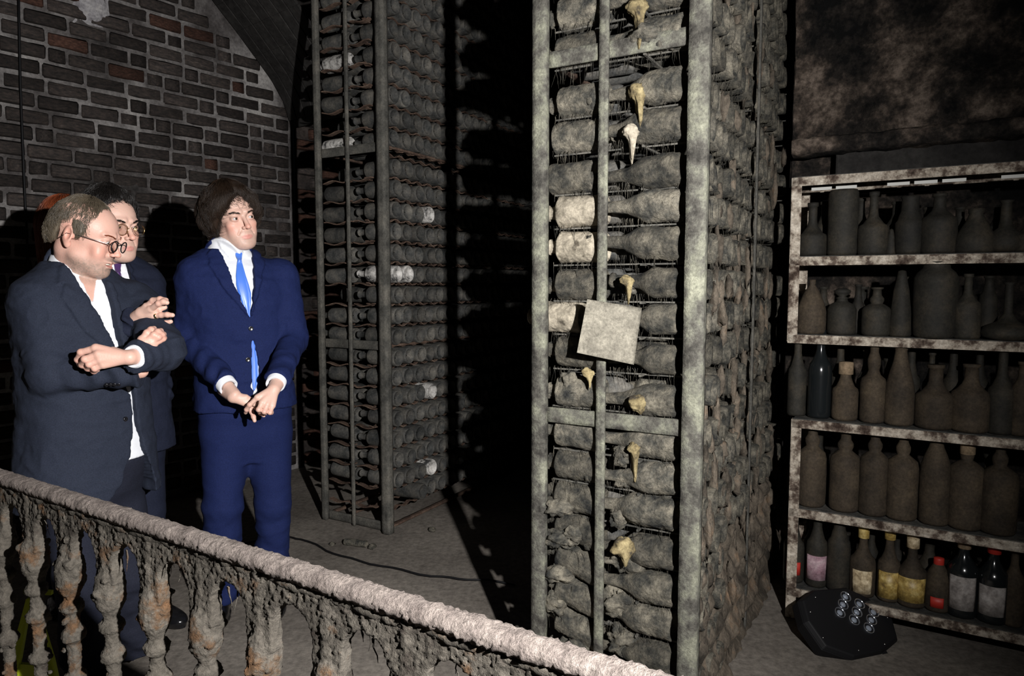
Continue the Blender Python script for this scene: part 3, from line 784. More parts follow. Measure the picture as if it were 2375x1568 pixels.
rows1 = [2.897-.1165*k for k in range(7)]+[2.04-.1165*k for k in range(17)]
rows1 = [3.25, 3.13, 3.014]+rows1
for i, zz in enumerate(rows1):
    # wavy straps that carry each row, at the side and the front
    for (xx, y0, y1, al) in ((W1-.012, .02, 1.6, 0), (W1-.14, .02, 1.0, 0)):
        m_ = MB(); n_ = int((y1-y0)/.0254)
        pts = [np.array([xx, y0+(y1-y0)*k/n_, zz-.052+.009*math.cos((y0+(y1-y0)*k/n_-.055)/.1015*2*PI+PI)]) for k in range(n_+1)]
        for a, b in zip(pts[:-1], pts[1:]): m_.beam(a, b, .022, .006)
        m_.build('wavy_strap', M['rust'], rack1)
    m_ = MB(); pts = [np.array([.02+.2*k/8, .03, zz-.056+.008*math.cos(k*.9+i)]) for k in range(9)]
    for a, b in zip(pts[:-1], pts[1:]): m_.beam(a, b, .03, .006)
    pts = [np.array([.24+.14*k/6, .03, zz-.056+.008*math.cos(k*.9+i*2)]) for k in range(7)]
    for a, b in zip(pts[:-1], pts[1:]): m_.beam(a, b, .03, .006)
    m_.build('wavy_strap', M['rust'], rack1)
GA = 'dark bottles along the side of the far rack'; GB = 'dark bottles in the left column of the far rack'
gap = {(8, 'l'), (10, 'l'), (16, 'l')}
foil = {(5, 'l'), (9, 'l'), (12, 3), (15, 1), (21, 3), (25, 3), (15, 0)}
pos = 0
rest_v = []; rest_f = []; off = 0
REG = []
for i, zz in enumerate(rows1):
    sag = .0
    if (i, 'l') not in gap and zz > .2:
        me = SDf if (i, 'l') in foil else SDd[i % 5]
        o = data_obj('wine_bottle', me)
        o.matrix_basis = Matrix.Translation(Vector(wl(r1o, .195+rr_.uniform(-.015, .01), .08, zz+(-.003)))) @ Matrix.Rotation(RA+rr_.uniform(-.06, .06), 4, 'Z') @ Matrix.Rotation(rr_.uniform(-.04, .04), 4, 'Y') @ Matrix.Scale(.94, 4)
        set_props(o, ('silver-foiled bottle' if (i, 'l') in foil else 'grimy bottle')+', %s from the top in the left column of the far rack' % ORD[i], 'bottle', GB)
    for j in range(28):
        y = .07+.1015*j
        if zz < .2 and j < 2: continue
        if i < 3 and j > 14: continue
        x = .513+rr_.uniform(-.012, .012)
        if j >= 4 or i < 2:
            if j > 22: continue
            rest_v.append(SV*np.array([1, 1, 1])@np.array([[XR[0], XR[1], 0], [YR[0], YR[1], 0], [0, 0, 1]]) + wl(r1o, x, y, zz)); rest_f.append(SF+off); off += len(SV); continue
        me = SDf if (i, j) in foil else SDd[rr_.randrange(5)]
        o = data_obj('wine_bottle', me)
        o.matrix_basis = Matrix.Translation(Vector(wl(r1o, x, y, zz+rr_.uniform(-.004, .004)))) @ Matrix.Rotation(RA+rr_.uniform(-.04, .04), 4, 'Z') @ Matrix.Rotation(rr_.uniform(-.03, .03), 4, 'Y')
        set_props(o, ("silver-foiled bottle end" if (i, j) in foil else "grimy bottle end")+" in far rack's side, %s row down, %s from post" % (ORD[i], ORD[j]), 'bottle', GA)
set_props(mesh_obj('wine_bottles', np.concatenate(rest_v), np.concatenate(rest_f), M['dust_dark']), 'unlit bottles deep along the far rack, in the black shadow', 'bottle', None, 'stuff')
vv = []; ff = []; off = 0
for i, zz in enumerate(rows1):
    if zz < .25: continue
    for j in range(1, 20):
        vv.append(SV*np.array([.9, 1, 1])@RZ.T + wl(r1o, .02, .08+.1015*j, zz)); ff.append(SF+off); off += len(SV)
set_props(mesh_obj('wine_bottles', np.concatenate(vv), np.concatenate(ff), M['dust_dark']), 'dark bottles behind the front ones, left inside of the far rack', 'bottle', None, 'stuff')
# dirt heap and debris at the foot of the far rack
mb = MB()
a = PF(800, 1256, .018); b = PF(850, 1262, .018)
v, f = crumbly_tube(a, b, .018, .01, 12, 0, 0, 0)
v = displaced(v, f, .004, 60, 2, 3)
set_props(mesh_obj('broken_neck', v, f, M['dust']), 'broken bottle neck lying before the foot of the far rack', 'debris')
for k, (px, py, r) in enumerate([(700, 1311, .012), (1003, 1228, .02), (770, 1262, .016), (863, 1268, .02)]):
    v, f = clod((0, 0, 0), (r, r, r*.7), 900+k, None, .6, 12)
    o = mesh_obj('stone', v, f, M['dust']); o.location = PF(px, py, r*.4)
    set_props(o, ['small stone on the floor beside the blue-suited man', 'stone beside the right foot of the far rack', 'pebble by the front edge of the far rack', 'pebble at the corner post of the far rack'][k], 'stone', 'stones on the floor')
# ------------------------------------------------------------------ shelves with standing bottles
def at_shelf(px, py, back):
    """point on the vertical plane 'back' metres behind the shelf front, under a pixel"""
    r = ray(px, py); o = np.array([0, 0, CAMZ]); t = ((SB+SN*back-o)@SN)/(r@SN); return o+r*t
def angle_frame(parent, x0, x1, zs_, zlow, ztop, dep, postx, back0=0.0):
    for zz in zs_:
        for bk, nm in ((0, 'front_rail'), (dep, 'back_rail')):
            a = SB+SD*x0+SN*(back0+bk)+np.array([0, 0, zz]); b = SB+SD*x1+SN*(back0+bk)+np.array([0, 0, zz])
            c = (a+b)/2
            m_ = MB(); L = np.linalg.norm(b-a); R = np.column_stack([SD, SN, [0, 0, 1]])
            m_.box(c-[0, 0, .018], (L, .005, .036), R); m_.box(c-[0, 0, .002]+SN*(.016 if bk == 0 else -.016), (L, .032, .004), R)
            m_.build(nm, M['shelf'], parent, bevel=.0015)
        m_ = MB(); R = np.column_stack([SD, SN, [0, 0, 1]])
        c = SB+SD*(x0+x1)/2+SN*(back0+dep/2)+np.array([0, 0, zz+.0])
        m_.box(c, (x1-x0-.01, dep-.01, .006), R); m_.build('shelf_board', M['dust_dark'], parent)
    for x in postx:
        for bk in (0, dep):
            m_ = MB(); R = np.column_stack([SD, SN, [0, 0, 1]])
            c = SB+SD*x+SN*(back0+bk)+np.array([0, 0, (zlow+ztop)/2]); sg = 1 if bk == 0 else -1
            m_.box(c+SD*.019, (.038, .005, ztop-zlow), R); m_.box(c+SN*.016*sg, (.005, .032, ztop-zlow), R)
            m_.build('upright', M['shelf'], parent, bevel=.0015)
zC = at_shelf(1840, 972, 0)[2]; zD = at_shelf(1850, 1180, 0)[2]; zE = at_shelf(2100, 1418, 0)[2]
low = empty('metal_shelf', (0, 0, 0), 0, 'lower rusty cream-painted angle iron shelf standing on the floor, far right', 'shelf')
zl_ = [zC, zD, zE]
angle_frame(low, 0, 1.75, zl_, 0, zC, .27, (0, 1.70))
BK = .03
zA0 = at_shelf(1845, 412, BK)[2]; zA = at_shelf(1845, 596, BK)[2]; zB = at_shelf(1845, 776, BK)[2]
upx = float((at_shelf(1838, 600, BK)-SB)@SD)
up_ = empty('metal_shelf', (0, 0, 0), 0, 'upper flaking white angle iron shelf frame against the dark stone wall', 'shelf')
angle_frame(up_, upx-.01, 1.8, [zA0, zA, zB], zB-.03, zA0, .25, (upx-.01, 1.72), BK)
_wp = plain('white_paint', (.5,.5,.47), .5)
for k in range(14):
    s = upx+.1+k*.09; m_ = MB()
    if k % 4 != 2: m_.box(SB+SD*s+SN*(BK+.012)+np.array([0, 0, zA0-.05]), (.075, .004, .012), np.column_stack([SD, SN, [0, 0, 1]])); m_.build('paint_strip', _wp, up_)
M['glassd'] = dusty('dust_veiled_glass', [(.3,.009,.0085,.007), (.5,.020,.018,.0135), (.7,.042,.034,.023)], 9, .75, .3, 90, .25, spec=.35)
M['glassb'] = dusty('brown_dust_glass', [(.3,.022,.017,.012), (.5,.048,.036,.024), (.7,.08,.06,.038)], 9, .8, .35, 90, .2, spec=.3)
M['glassc'] = plain('dark_clear_glass', (.010,.012,.013), .16, spec=.8)
M['lab_cream'] = dusty('cream_label', [(.3,.25,.18,.1), (.5,.5,.4,.25), (.7,.7,.6,.42)], 30, .7, .2, 60, 0)
M['lab_white'] = dusty('grimy_white_label', [(.3,.18,.16,.15), (.5,.35,.32,.3), (.7,.5,.47,.45)], 25, .8, .2, 60, 0)
M['lab_pink'] = dusty('faded_pink_label', [(.3,.25,.13,.16), (.5,.4,.26,.3), (.7,.5,.38,.4)], 25, .8, .2, 60, 0)
M['lab_gold'] = dusty('gold_label', [(.3,.16,.10,.03), (.5,.42,.29,.08), (.7,.7,.55,.22)], 35, .45, .2, 60, 0, spec=.6)
M['lab_red'] = plain('red_label', (.45,.03,.02), .5)
M['cork'] = dusty('cork', [(.3,.15,.11,.07), (.6,.3,.22,.14)], 30, .9, .3, 80, 0)
def shelf_bottle(px, base_py, w_px, top_py, sh_py, kind='wine', shelf='', back=.075, mat='glassd', label='', cat='bottle', group=None, lab=None, cap=None, nw=.36, zbase=None, lean=0):
    p = at_shelf(px, base_py, back); k = p[1]/FPX*1.03
    if zbase is not None: p = at_shelf(px, 784-(0), back); k = p[1]/FPX*1.03; p[2] = zbase+.004
    H = (base_py-top_py)*k; R = w_px*k/2; S = max(.2*H, (base_py-sh_py)*k); nr = R*nw
    if kind == 'straight': prof = [(R*.9, 0), (R, .01), (R, H*.5), (R*.99, H-.012), (R*.9, H), (R*.2, H+.002)]
    elif kind == 'cone': prof = [(R*.9, 0), (R, .008), (R*.92, H*.35), (R*.7, H*.7), (R*.45, H*.9), (R*.35, H), (R*.05, H+.004)]
    elif kind == 'onion': prof = [(R*.6, 0), (R*.95, .012), (R, S*.4), (R*.85, S*.75), (R*.4, S), (nr*.8, S+.03), (nr*.7, H-.01), (nr, H), (nr*.1, H)]
    elif kind == 'taper': prof = [(R*.92, 0), (R, .01), (R, S*.75), (R*.93, S*.95), (R*.7, S+(H-S)*.28), (R*.48, S+(H-S)*.55), (nr*1.1, S+(H-S)*.8), (nr*1.25, S+(H-S)*.86), (nr*1.25, H), (nr*.2, H)]
    elif kind == 'bulge': prof = [(R*.9, 0), (R, .01), (R, S*.5), (R, S*.86), (R*.9, S*.96), (R*.55, S+.008), (nr, S+(H-S)*.15), (nr*1.22, S+(H-S)*.3), (nr*1.2, S+(H-S)*.42), (nr*.8, S+(H-S)*.58), (nr*.74, S+(H-S)*.88), (nr*1.1, H-.006), (nr*1.1, H), (nr*.1, H)]
    elif kind == 'decanter': prof = [(R*.9, 0), (R, .01), (R, S*.85), (R*.85, S), (nr*1.2, S+.012), (nr, S+(H-S)*.35), (nr*1.3, S+(H-S)*.4), (nr*.7, S+(H-S)*.5), (nr*1.5, S+(H-S)*.7), (nr*1.6, S+(H-S)*.85), (nr*.8, H), (nr*.1, H)]
    elif kind == 'jar': prof = [(R*.85, 0), (R*.95, .01), (R, S*.5), (R, S*.92), (R*.85, S), (R*.62, S+(H-S)*.4), (R*.6, H-.01), (R*.68, H), (R*.1, H)]
    else: prof = [(R*.92, 0), (R, .01), (R, S*.5), (R, S*.82), (R*.93, S*.93), (R*.7, S*1.0), (nr*1.25, S+(H-S)*.22), (nr, S+(H-S)*.4), (nr*.95, S+(H-S)*.86), (nr*1.22, S+(H-S)*.88), (nr*1.22, H), (nr*.15, H)]
    dense = []
    for a, b in zip(prof[:-1], prof[1:]):
        d = math.hypot(a[0]-b[0], a[1]-b[1]); n_ = max(1, int(d/.018))
        for q in range(n_): dense.append((a[0]+(b[0]-a[0])*q/n_, a[1]+(b[1]-a[1])*q/n_))
    dense.append(prof[-1])
    m_ = MB(); m_.lathe(dense, 24)
    v = np.array(m_.v); sd = int(px*7+base_py)
    if mat not in ('glassc',):
        rad = v.copy(); rad[:, 2] = 0; rad /= np.linalg.norm(rad, axis=1, keepdims=True)+1e-6
        v = v+rad*(.0016*fbm(v*35+sd, 3, sd % 97))[:, None]
    o = mesh_obj('bottle' if kind not in ('straight', 'jar') else 'jar', v, m_.f, M[mat], None, True)
    o.location = p; o.rotation_euler = (lean, lean*.5, (sd % 60)*.1)
    set_props(o, label, cat, group)
    if lab:
        mt, a0, a1, wd = lab; face = math.atan2(-p[1], -p[0]) - o.rotation_euler.z
        n_ = 12; vs_ = []
        for i in range(n_+1):
            q = face-wd+2*wd*i/n_
            for zz in (H*a0, H*a1): vs_.append(((R+.0016)*math.cos(q), (R+.0016)*math.sin(q), zz))
        for i in range(n_+1):
            q = face-wd+2*wd*i/n_
            for zz in (H*a0, H*a1): vs_.append(((R-.001)*math.cos(q), (R-.001)*math.sin(q), zz))
        N_ = 2*(n_+1)
        f = [(2*i, 2*i+2, 2*i+3, 2*i+1) for i in range(n_)]+[(N_+2*i+1, N_+2*i+3, N_+2*i+2, N_+2*i) for i in range(n_)]
        f += [(2*i+1, 2*i+3, N_+2*i+3, N_+2*i+1) for i in range(n_)]+[(2*i+2, 2*i, N_+2*i, N_+2*i+2) for i in range(n_)]+[(0, 1, N_+1, N_), (2*n_+1, 2*n_, N_+2*n_, N_+2*n_+1)]
        mesh_obj('label', vs_, f, M[mt], o, True)
        if mt == 'lab_cream' or (len(lab) > 4):
            pass
    if cap:
        mm = MB(); r_ = nr*1.35; mm.lathe([(r_*.9, H*.80), (r_, H*.805), (r_, H-.002), (r_*.95, H+.004), (r_*.2, H+.006)], 18)
        mesh_obj('cap' if cap != 'cork' else 'cork', mm.v, mm.f, M[cap], o, True)
    return o
GT = 'murky bottles on the top right shelf'; GM = 'murky bottles on the second right shelf'; GC = 'bottles standing on the lower shelf unit top'; GD = 'brown dusty bottles on the right shelf'; GE = 'labelled bottles on the bottom shelf'
def row(items, base, group, z):
    for it in items:
        it = dict(it); px = it.pop('x'); w = it.pop('w'); top = it.pop('t'); sh = it.pop('s')
        b = base(px)
        o = shelf_bottle(px, b, w, top, sh, group=group, zbase=z, **it)
bA = lambda x: 597-(x-1845)*.047-10; bB = lambda x: 776+(x-1845)*.019-6
bC = lambda x: 972+(x-1825)*.082+0; bD = lambda x: 1180+(x-1845)*.152+2; bE = lambda x: 1368+(x-1845)*.205
row([dict(x=1876, w=62, t=468, s=535, label='squat murky bottle with a tall neck, leftmost on the top shelf', nw=.3),
     dict(x=1945, w=62, t=438, s=500, kind='straight', label='tall straight-sided dark crock on the top shelf', cat='jar'),
     dict(x=2015, w=62, t=440, s=510, label='round-shouldered murky bottle right of the straight crock', nw=.28),
     dict(x=2057, w=22, t=522, s=540, kind='cone', label='little pointed flask between two larger bottles on the top shelf', cat='flask'),
     dict(x=2098, w=58, t=448, s=500, kind='jar', label='two-stepped dark jar with wide neck on the top shelf', cat='jar'),
     dict(x=2165, w=74, t=440, s=488, label='broad murky bottle with sloping shoulders, middle of the top shelf', nw=.34),
     dict(x=2250, w=82, t=470, s=530, kind='taper', label='dumpy dust-heaped bottle right of middle on the top shelf', nw=.3),
     dict(x=2318, w=72, t=450, s=510, kind='onion', label='round-bellied murky bottle near the right edge, top shelf', nw=.4),
     dict(x=2378, w=72, t=460, s=520, label='murky bottle cut by the right picture edge, top shelf', nw=.3)], bA, GT, zA)
row([dict(x=1880, w=62, t=650, s=706, kind='taper', mat='glassb', label='funnel-necked dusty bottle at the left end of the second shelf', nw=.18),
     dict(x=1950, w=60, t=668, s=705, kind='decanter', label='square-shouldered decanter with a round stopper, second shelf', cat='decanter', mat='glassd'),
     dict(x=1987, w=26, t=662, s=700, back=.16, label='slim bottle behind the decanter on the second shelf', nw=.5),
     dict(x=2030, w=60, t=665, s=708, kind='bulge', label='stout bottle with a capped neck right of the decanter', nw=.4),
     dict(x=2086, w=46, t=628, s=700, kind='cone', label='tall cone-shaped dark bottle on the second shelf'),
     dict(x=2165, w=88, t=606, s=630, kind='jar', label='biggest dark jar in the middle of the second shelf', cat='jar'),
     dict(x=2240, w=54, t=632, s=692, label='straight bottle with a thin pale neck, second shelf', nw=.3),
     dict(x=2288, w=36, t=640, s=676, back=.17, label='shadowed bottle just behind the flat-bellied flask', nw=.5),
     dict(x=2335, w=104, t=650, s=738, kind='onion', label='flat-bellied onion flask at right of the second shelf', cat='flask', nw=.22)], bB, GM, zB)
row([dict(x=1852, w=40, t=790, s=862, mat='glassd', label='slim grey bottle, leftmost above the lower shelf unit', nw=.4),
     dict(x=1905, w=50, t=780, s=850, mat='glassc', label='glossy clear bottle with bright highlights, second from left', nw=.36),
     dict(x=1965, w=55, t=855, s=908, mat='glassb', label='short bottle with a pale collar right of the glossy bottle', nw=.42, cap='cork'),
     dict(x=2030, w=54, t=790, s=886, mat='glassb', kind='bulge', label='tall lumpy-necked brown bottle, fourth in the middle row', nw=.42),
     dict(x=2092, w=62, t=808, s=900, mat='glassb', kind='taper', label='sloping champagne-shaped brown bottle, fifth in the middle row', nw=.36),
     dict(x=2175, w=80, t=858, s=920, mat='glassb', label='squat broad brown bottle with short neck, sixth in row', nw=.36),
     dict(x=2258, w=80, t=856, s=914, mat='glassb', label='widest squat dark bottle, seventh in the middle row', nw=.36),
     dict(x=2330, w=56, t=815, s=905, mat='glassd', label='slender dark bottle with a glinting neck, eighth in row', nw=.34),
     dict(x=2378, w=50, t=850, s=905, mat='glassb', label='brown bottle cut by the right edge, middle row', nw=.36)], bC, GC, zC+.002)
row([dict(x=1853, w=30, t=1090, s=1120, mat='glassd', back=.17, label='narrow dark bottle behind the frame upright, fourth shelf', nw=.5),
     dict(x=1893, w=62, t=1000, s=1062, mat='glassb', kind='bulge', label='dusty brown bottle with pink dusted shoulders, left on fourth shelf', nw=.42),
     dict(x=1971, w=65, t=1014, s=1072, mat='glassb', kind='bulge', label='second dusty brown bottle with a pale neck tip, fourth shelf', nw=.42),
     dict(x=2040, w=62, t=1014, s=1075, mat='glassb', kind='bulge', label='third brown bottle with a glint on its shoulder, fourth shelf', nw=.40),
     dict(x=2107, w=66, t=1018, s=1084, mat='glassb', kind='bulge', label='fourth brown bottle with wide even shoulders, fourth shelf', nw=.38),
     dict(x=2185, w=64, t=1030, s=1092, mat='glassb', kind='taper', label='ochre-tinted sloping bottle, fifth on fourth shelf', nw=.34),
     dict(x=2258, w=72, t=1032, s=1098, mat='glassb', kind='bulge', label='broad brown bottle with a yellowish neck, sixth on fourth shelf', nw=.32, cap='cork'),
     dict(x=2336, w=76, t=1040, s=1112, mat='glassb', kind='bulge', label='largest brown bottle at the right of the fourth shelf', nw=.34)], bD, GD, zD+.002)
row([dict(x=1857, w=46, t=1205, s=1275, mat='glassd', label='crusty dark bottle with a red label, leftmost on bottom shelf', lab=('lab_red', .12, .3, .7), nw=.4),
     dict(x=1912, w=46, t=1205, s=1272, mat='glassd', label='cobwebbed bottle with a faded pink label, bottom shelf', lab=('lab_pink', .1, .42, 1.1), nw=.42),
     dict(x=1964, w=50, t=1215, s=1270, mat='glassd', label='hooded bottle with pale green glass, bottom shelf', nw=.5),
     dict(x=2022, w=55, t=1238, s=1312, mat='glassb', label='bottle with a gold neck and striped cream label, bottom shelf', lab=('lab_cream', .06, .38, .8), cap='lab_gold', nw=.32),
     dict(x=2085, w=48, t=1240, s=1320, mat='glassb', label='small gold-labelled bottle behind the spotlight, bottom shelf', lab=('lab_gold', .05, .4, 1.0), cap='lab_gold', nw=.36),
     dict(x=2140, w=62, t=1262, s=1340, mat='glassb', label='round bottle with a torn gold and cream label', lab=('lab_gold', .08, .42, 1.1), cap='lab_cream', nw=.32),
     dict(x=2203, w=54, t=1322, s=1360, mat='glassb', kind='taper', label='small orange bottle with a red collar, bottom shelf', lab=('lab_red', .1, .3, .5), cap='lab_red', nw=.3),
     dict(x=2262, w=64, t=1258, s=1330, mat='glassc', label='dark glossy bottle with a white spotted label, bottom shelf', lab=('lab_white', .1, .5, .9), cap='cork', nw=.32),
     dict(x=2334, w=64, t=1270, s=1345, mat='glassc', label='dark bottle with a red and white label at the right', lab=('lab_white', .1, .45, .9), cap='lab_red', nw=.32),
     dict(x=2384, w=46, t=1300, s=1360, mat='glassb', label='bottle cut by the right edge on the bottom shelf', nw=.36)], bE, GE, zE+.002)
# red band and grey square on the last label
# second ranks
rs2 = random.Random(5); kk = 0
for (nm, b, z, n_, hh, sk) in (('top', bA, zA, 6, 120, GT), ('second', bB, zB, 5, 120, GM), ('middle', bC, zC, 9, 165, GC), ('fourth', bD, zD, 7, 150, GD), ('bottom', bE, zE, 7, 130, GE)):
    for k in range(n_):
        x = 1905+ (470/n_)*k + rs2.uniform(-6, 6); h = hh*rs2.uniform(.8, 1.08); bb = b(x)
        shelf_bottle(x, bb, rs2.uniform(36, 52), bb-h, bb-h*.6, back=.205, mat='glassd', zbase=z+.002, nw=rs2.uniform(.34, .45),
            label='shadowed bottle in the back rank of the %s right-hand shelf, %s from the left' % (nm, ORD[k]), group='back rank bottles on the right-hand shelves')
# cobwebs hanging round the shelves
pts = [at_shelf(x, y, rs2.uniform(.02, .12)) for x, y in [(rs2.uniform(1845, 2370), b(1845)+rs2.uniform(-20, 10)+k) for b, k in ((bD, 22), (bE, -180)) for _ in range(60)]]
for p in pts: pass
# ------------------------------------------------------------------ stage spotlight on the floor
sc_ = P(1962, 1440, 2.62); 
par = empty('stage_light', PF(1960, 1528), 0, 'black flat LED stage light with clustered lenses on the dirt floor', 'stage light')
ax = np.array([.22, -.60, .77]); ax /= np.linalg.norm(ax)           # the way the lenses look
uu = np.cross([0, 0, 1.], ax); uu /= np.linalg.norm(uu); ww = np.cross(ax, uu)
# turn the in-plane axes so that the lens rows run to lower right
RB = np.column_stack([uu, ww, ax]); base0 = np.array(par.location)
def pl_(q): return sc_ - base0 + RB@np.array(q)
m_ = MB(); N_ = 8
outline = [(-.205, .02), (-.175, .105), (-.085, .135), (.075, .12), (.15, .06), (.205, -.03), (.165, -.115), (.05, -.15), (-.09, -.145), (-.19, -.085)]
for (z0q, z1q, k0, k1) in ((-.07, -.035, .82, 1.0), (-.035, .012, 1.0, 1.0), (.012, .03, 1.0, .93)):
    n_ = len(outline)
    vs_ = [pl_((x*k0, y*k0, z0q)) for x, y in outline]+[pl_((x*k1, y*k1, z1q)) for x, y in outline]
    m_.add(vs_, [(i, (i+1) % n_, (i+1) % n_+n_, i+n_) for i in range(n_)]+[tuple(range(n_))[::-1], tuple(range(n_, 2*n_))])
m_.build('housing', M['matt_black'], par, bevel=.004)
# lenses placed where the photograph shows them, on the front face
def face_pt(px, py):
    r = ray(px, py); o = np.array([0, 0, CAMZ]); c = sc_+ax*.031; t = ((c-o)@ax)/(r@ax); return o+r*t
for (px, py) in ((1961,1384), (1955,1402), (1993,1401), (1948,1421), (1987,1420), (2026,1420), (1981,1438), (2021,1438), (2015,1457)):
    c = face_pt(px, py)-base0
    m_ = MB(); r_ = .021
    m_.lathe([(r_, -.004), (r_*1.02, .004), (r_*.93, .005), (r_*.9, -.002), (r_*.5, -.006), (r_*.1, -.007)], 28, np.column_stack([uu, ww, ax]))
    v = np.array(m_.v)+c; o = mesh_obj('lens', v, m_.f, M['lens'], par, True)
    g = MB()
    g.lathe([(.012, -.004), (.011, .001), (.007, .005), (.002, .0065)], 18, np.column_stack([uu, ww, ax]))
    mesh_obj('bulb', np.array(g.v)+c, g.f, plain('lens_dome', (.25,.28,.33), .05, spec=1.0) if 'lens_dome' not in bpy.data.materials else bpy.data.materials['lens_dome'], o, True)
# yoke legs
def leg(pts, w):
    m_ = MB()
    P_ = [q-base0 for q in pts]
    for a, b in zip(P_[:-1], P_[1:]): m_.beam(a, b, w, .006)
    m_.build('yoke_leg', M['matt_black'], par, bevel=.001)
leg([P(1912, 1475, 2.60), P(1937, 1532, 2.52)], .03)
leg([P(1885, 1480, 2.66), P(1930, 1534, 2.53)], .008)
leg([P(1932, 1536, 2.515), P(2062, 1530, 2.50)], .006)
leg([P(2035, 1490, 2.56), P(2060, 1529, 2.51)], .026)
leg([P(2025, 1478, 2.60), P(2055, 1528, 2.53)], .008)
m_ = MB()
for q in ((-.17, .05), (-.17, -.05), (.1, -.11), (.16, -.03), (-.06, -.12)): m_.lathe([(.004, 0), (.004, .002), (.001, .0035)], 8, None); 
scv = []
for q in ((-.16, .05), (-.17, -.05), (.08, -.12), (.17, -.03), (-.05, -.12), (-.1, .1), (.05, .09)):
    g = MB(); g.lathe([(.0035, 0), (.003, .002), (.001, .003)], 8, RB)
    mesh_obj('screw', np.array(g.v)+pl_((q[0], q[1], .029)), g.f, M['steel'], par, True)

# ------------------------------------------------------------------ encrusted balustrade in front
RT = .93
A_ = PF(0, 1106, RT); B_ = PF(1400, 1556, RT)
RD = (B_-A_); RD[2] = 0; RD /= np.linalg.norm(RD); RNn = np.array([-RD[1], RD[0], 0])
RYAW = math.atan2(RD[1], RD[0])
bal = empty('balustrade', (A_[0], A_[1], 0), RYAW, 'low crust-covered iron balustrade with small arches, across the foreground', 'balustrade')
def rail_s(px, py, z=RT-.06):
    q = PF(px, py, z); return float((q-A_)@RD)
# handrail
L0, L1 = -.45, float((PF(1400, 1556, RT)-A_)@RD)+.5
n_, m2 = 26, int((L1-L0)/.0045)
t = np.linspace(L0, L1, m2); q = np.arange(n_)*2*PI/n_
v = np.stack([np.broadcast_to(t, (n_, m2)), np.broadcast_to((.021*np.cos(q))[:, None], (n_, m2)), np.broadcast_to((RT+.0165*np.sin(q))[:, None], (n_, m2))], -1).reshape(-1, 3)
f = grid_faces(n_, m2, True)[:, ::-1]
nn = vnormals(v, f); amp = .3+.7*np.clip((v[:, 0]-.2)/1.2, 0, 1)
w1 = fbm(v*55, 3, 21); w2 = np.abs(vnoise(v*130+.5*vnoise(v*60, 3)[:, None], 22))
v = v+nn*(.0016*w1 - .0026*(w2 < .09)*amp + .0018*fbm(v*200, 2, 8))[:, None]
mesh_obj('handrail', v, f, M['rail_top'], bal, True)
m_ = MB(); 
v, f = crumbly_tube((L0, 0, RT-.017), (L1, 0, RT-.017), .0145, .006, 14, 0, 0, 0)
v = displaced(v, f, .006, 55, 4, 41)
mesh_obj('under_rail', v, f, M['rail_iron'], bal, True)
# one module: half arch - baluster - half arch, by signed distance, then crusted
sp = .1637; s_first = rail_s(130, 1230) - sp
s_first = .285+ (rail_s(130,1225)-.285) - 3*sp
for k in range(15):
    s = s_first+k*sp
    if s > L1-.1: break
    F = Field((-sp/2-.002, -.05, .03), (sp/2+.002, .05, RT-.006), .0034 if k > 1 else .005)
    zs0 = RT-.104
    # arcade plate with two quarter openings
    def plate_fn(X, Y, Z):
        b = np.maximum(np.abs(Y)-.012, np.maximum(zs0-.045-Z, Z-(RT-.008)))
        ax_ = np.abs(X)-sp/2
        rx = .0485
        opening = np.where(Z > zs0, np.sqrt(ax_**2+((Z-zs0)*.95)**2)-rx, np.abs(ax_)-rx)
        return np.maximum(b, -opening)
    F.comb((-sp/2, -.03, zs0-.045), (sp/2, .03, RT-.006), plate_fn)
    def bal_fn(X, Y, Z):
        zr = np.array([0, .05, .07, .30, .31, .325, .34, .50, .512, .524, .536, .60, .612, .626, .64, .668, .678, .69, .702, .714, .732, .752, .775, .795, .812, .83, .90])
        rr = np.array([.03, .03, .016, .013, .023, .023, .012, .0135, .024, .024, .0135, .0135, .024, .024, .0145, .0145, .024, .024, .0145, .018, .0275, .0295, .0295, .026, .016, .014, .014])
        R = np.interp(Z, zr, rr)
        return (np.sqrt(X**2+Y**2)-R)*.8
    F.comb((-.04, -.04, 0), (.04, .04, .90), bal_fn, .006)
    # clumps of crust
    rs = np.random.RandomState(200+k)
    for c in range(8):
        zz = rs.uniform(.3, .86); a = rs.uniform(0, 2*PI)
        F.ell((.024*math.cos(a), .02*math.sin(a), zz), rs.uniform(.004, .009, 3), None, .004)
    for c in range(5):
        a = rs.uniform(0, 2*PI); F.ell((.03*math.cos(a), .026*math.sin(a), .765+rs.uniform(-.03, .03)), rs.uniform(.006, .011, 3), None, .004)
    v, f = F.mesh(0)
    w = v+np.array([s, 0, 0])
    nn = vnormals(v, f)
    a1 = fbm(w*48, 3, 33); a2 = vnoise(w*150, 34)
    v = v+nn*(.0012*a1+.0015*a2+.0018*vnoise(w*330, 36)+.006*np.clip(fbm(w*60, 2, 35)-.32, 0, 1))[:, None]
    o = mesh_obj('baluster', v, f, M['rail_iron'], bal, True); o.location = (s, 0, 0)
# bits of crust hanging in the arches
hp = []
for k in range(26):
    s = s_first+sp*(.5+rr_.randrange(2, 13))+rr_.uniform(-.03, .03)
    hp.append((s, rr_.uniform(-.01, .01), RT-.062))
hang_strands(hp, .012, .05, .0016, 8, M['rail_iron'], 'crust_flakes', bal)
m_ = MB(); m_.box(((L0+L1)/2, 0, .025), (L1-L0, .09, .05)); m_.build('plinth', M['rail_iron'], bal, bevel=.008)
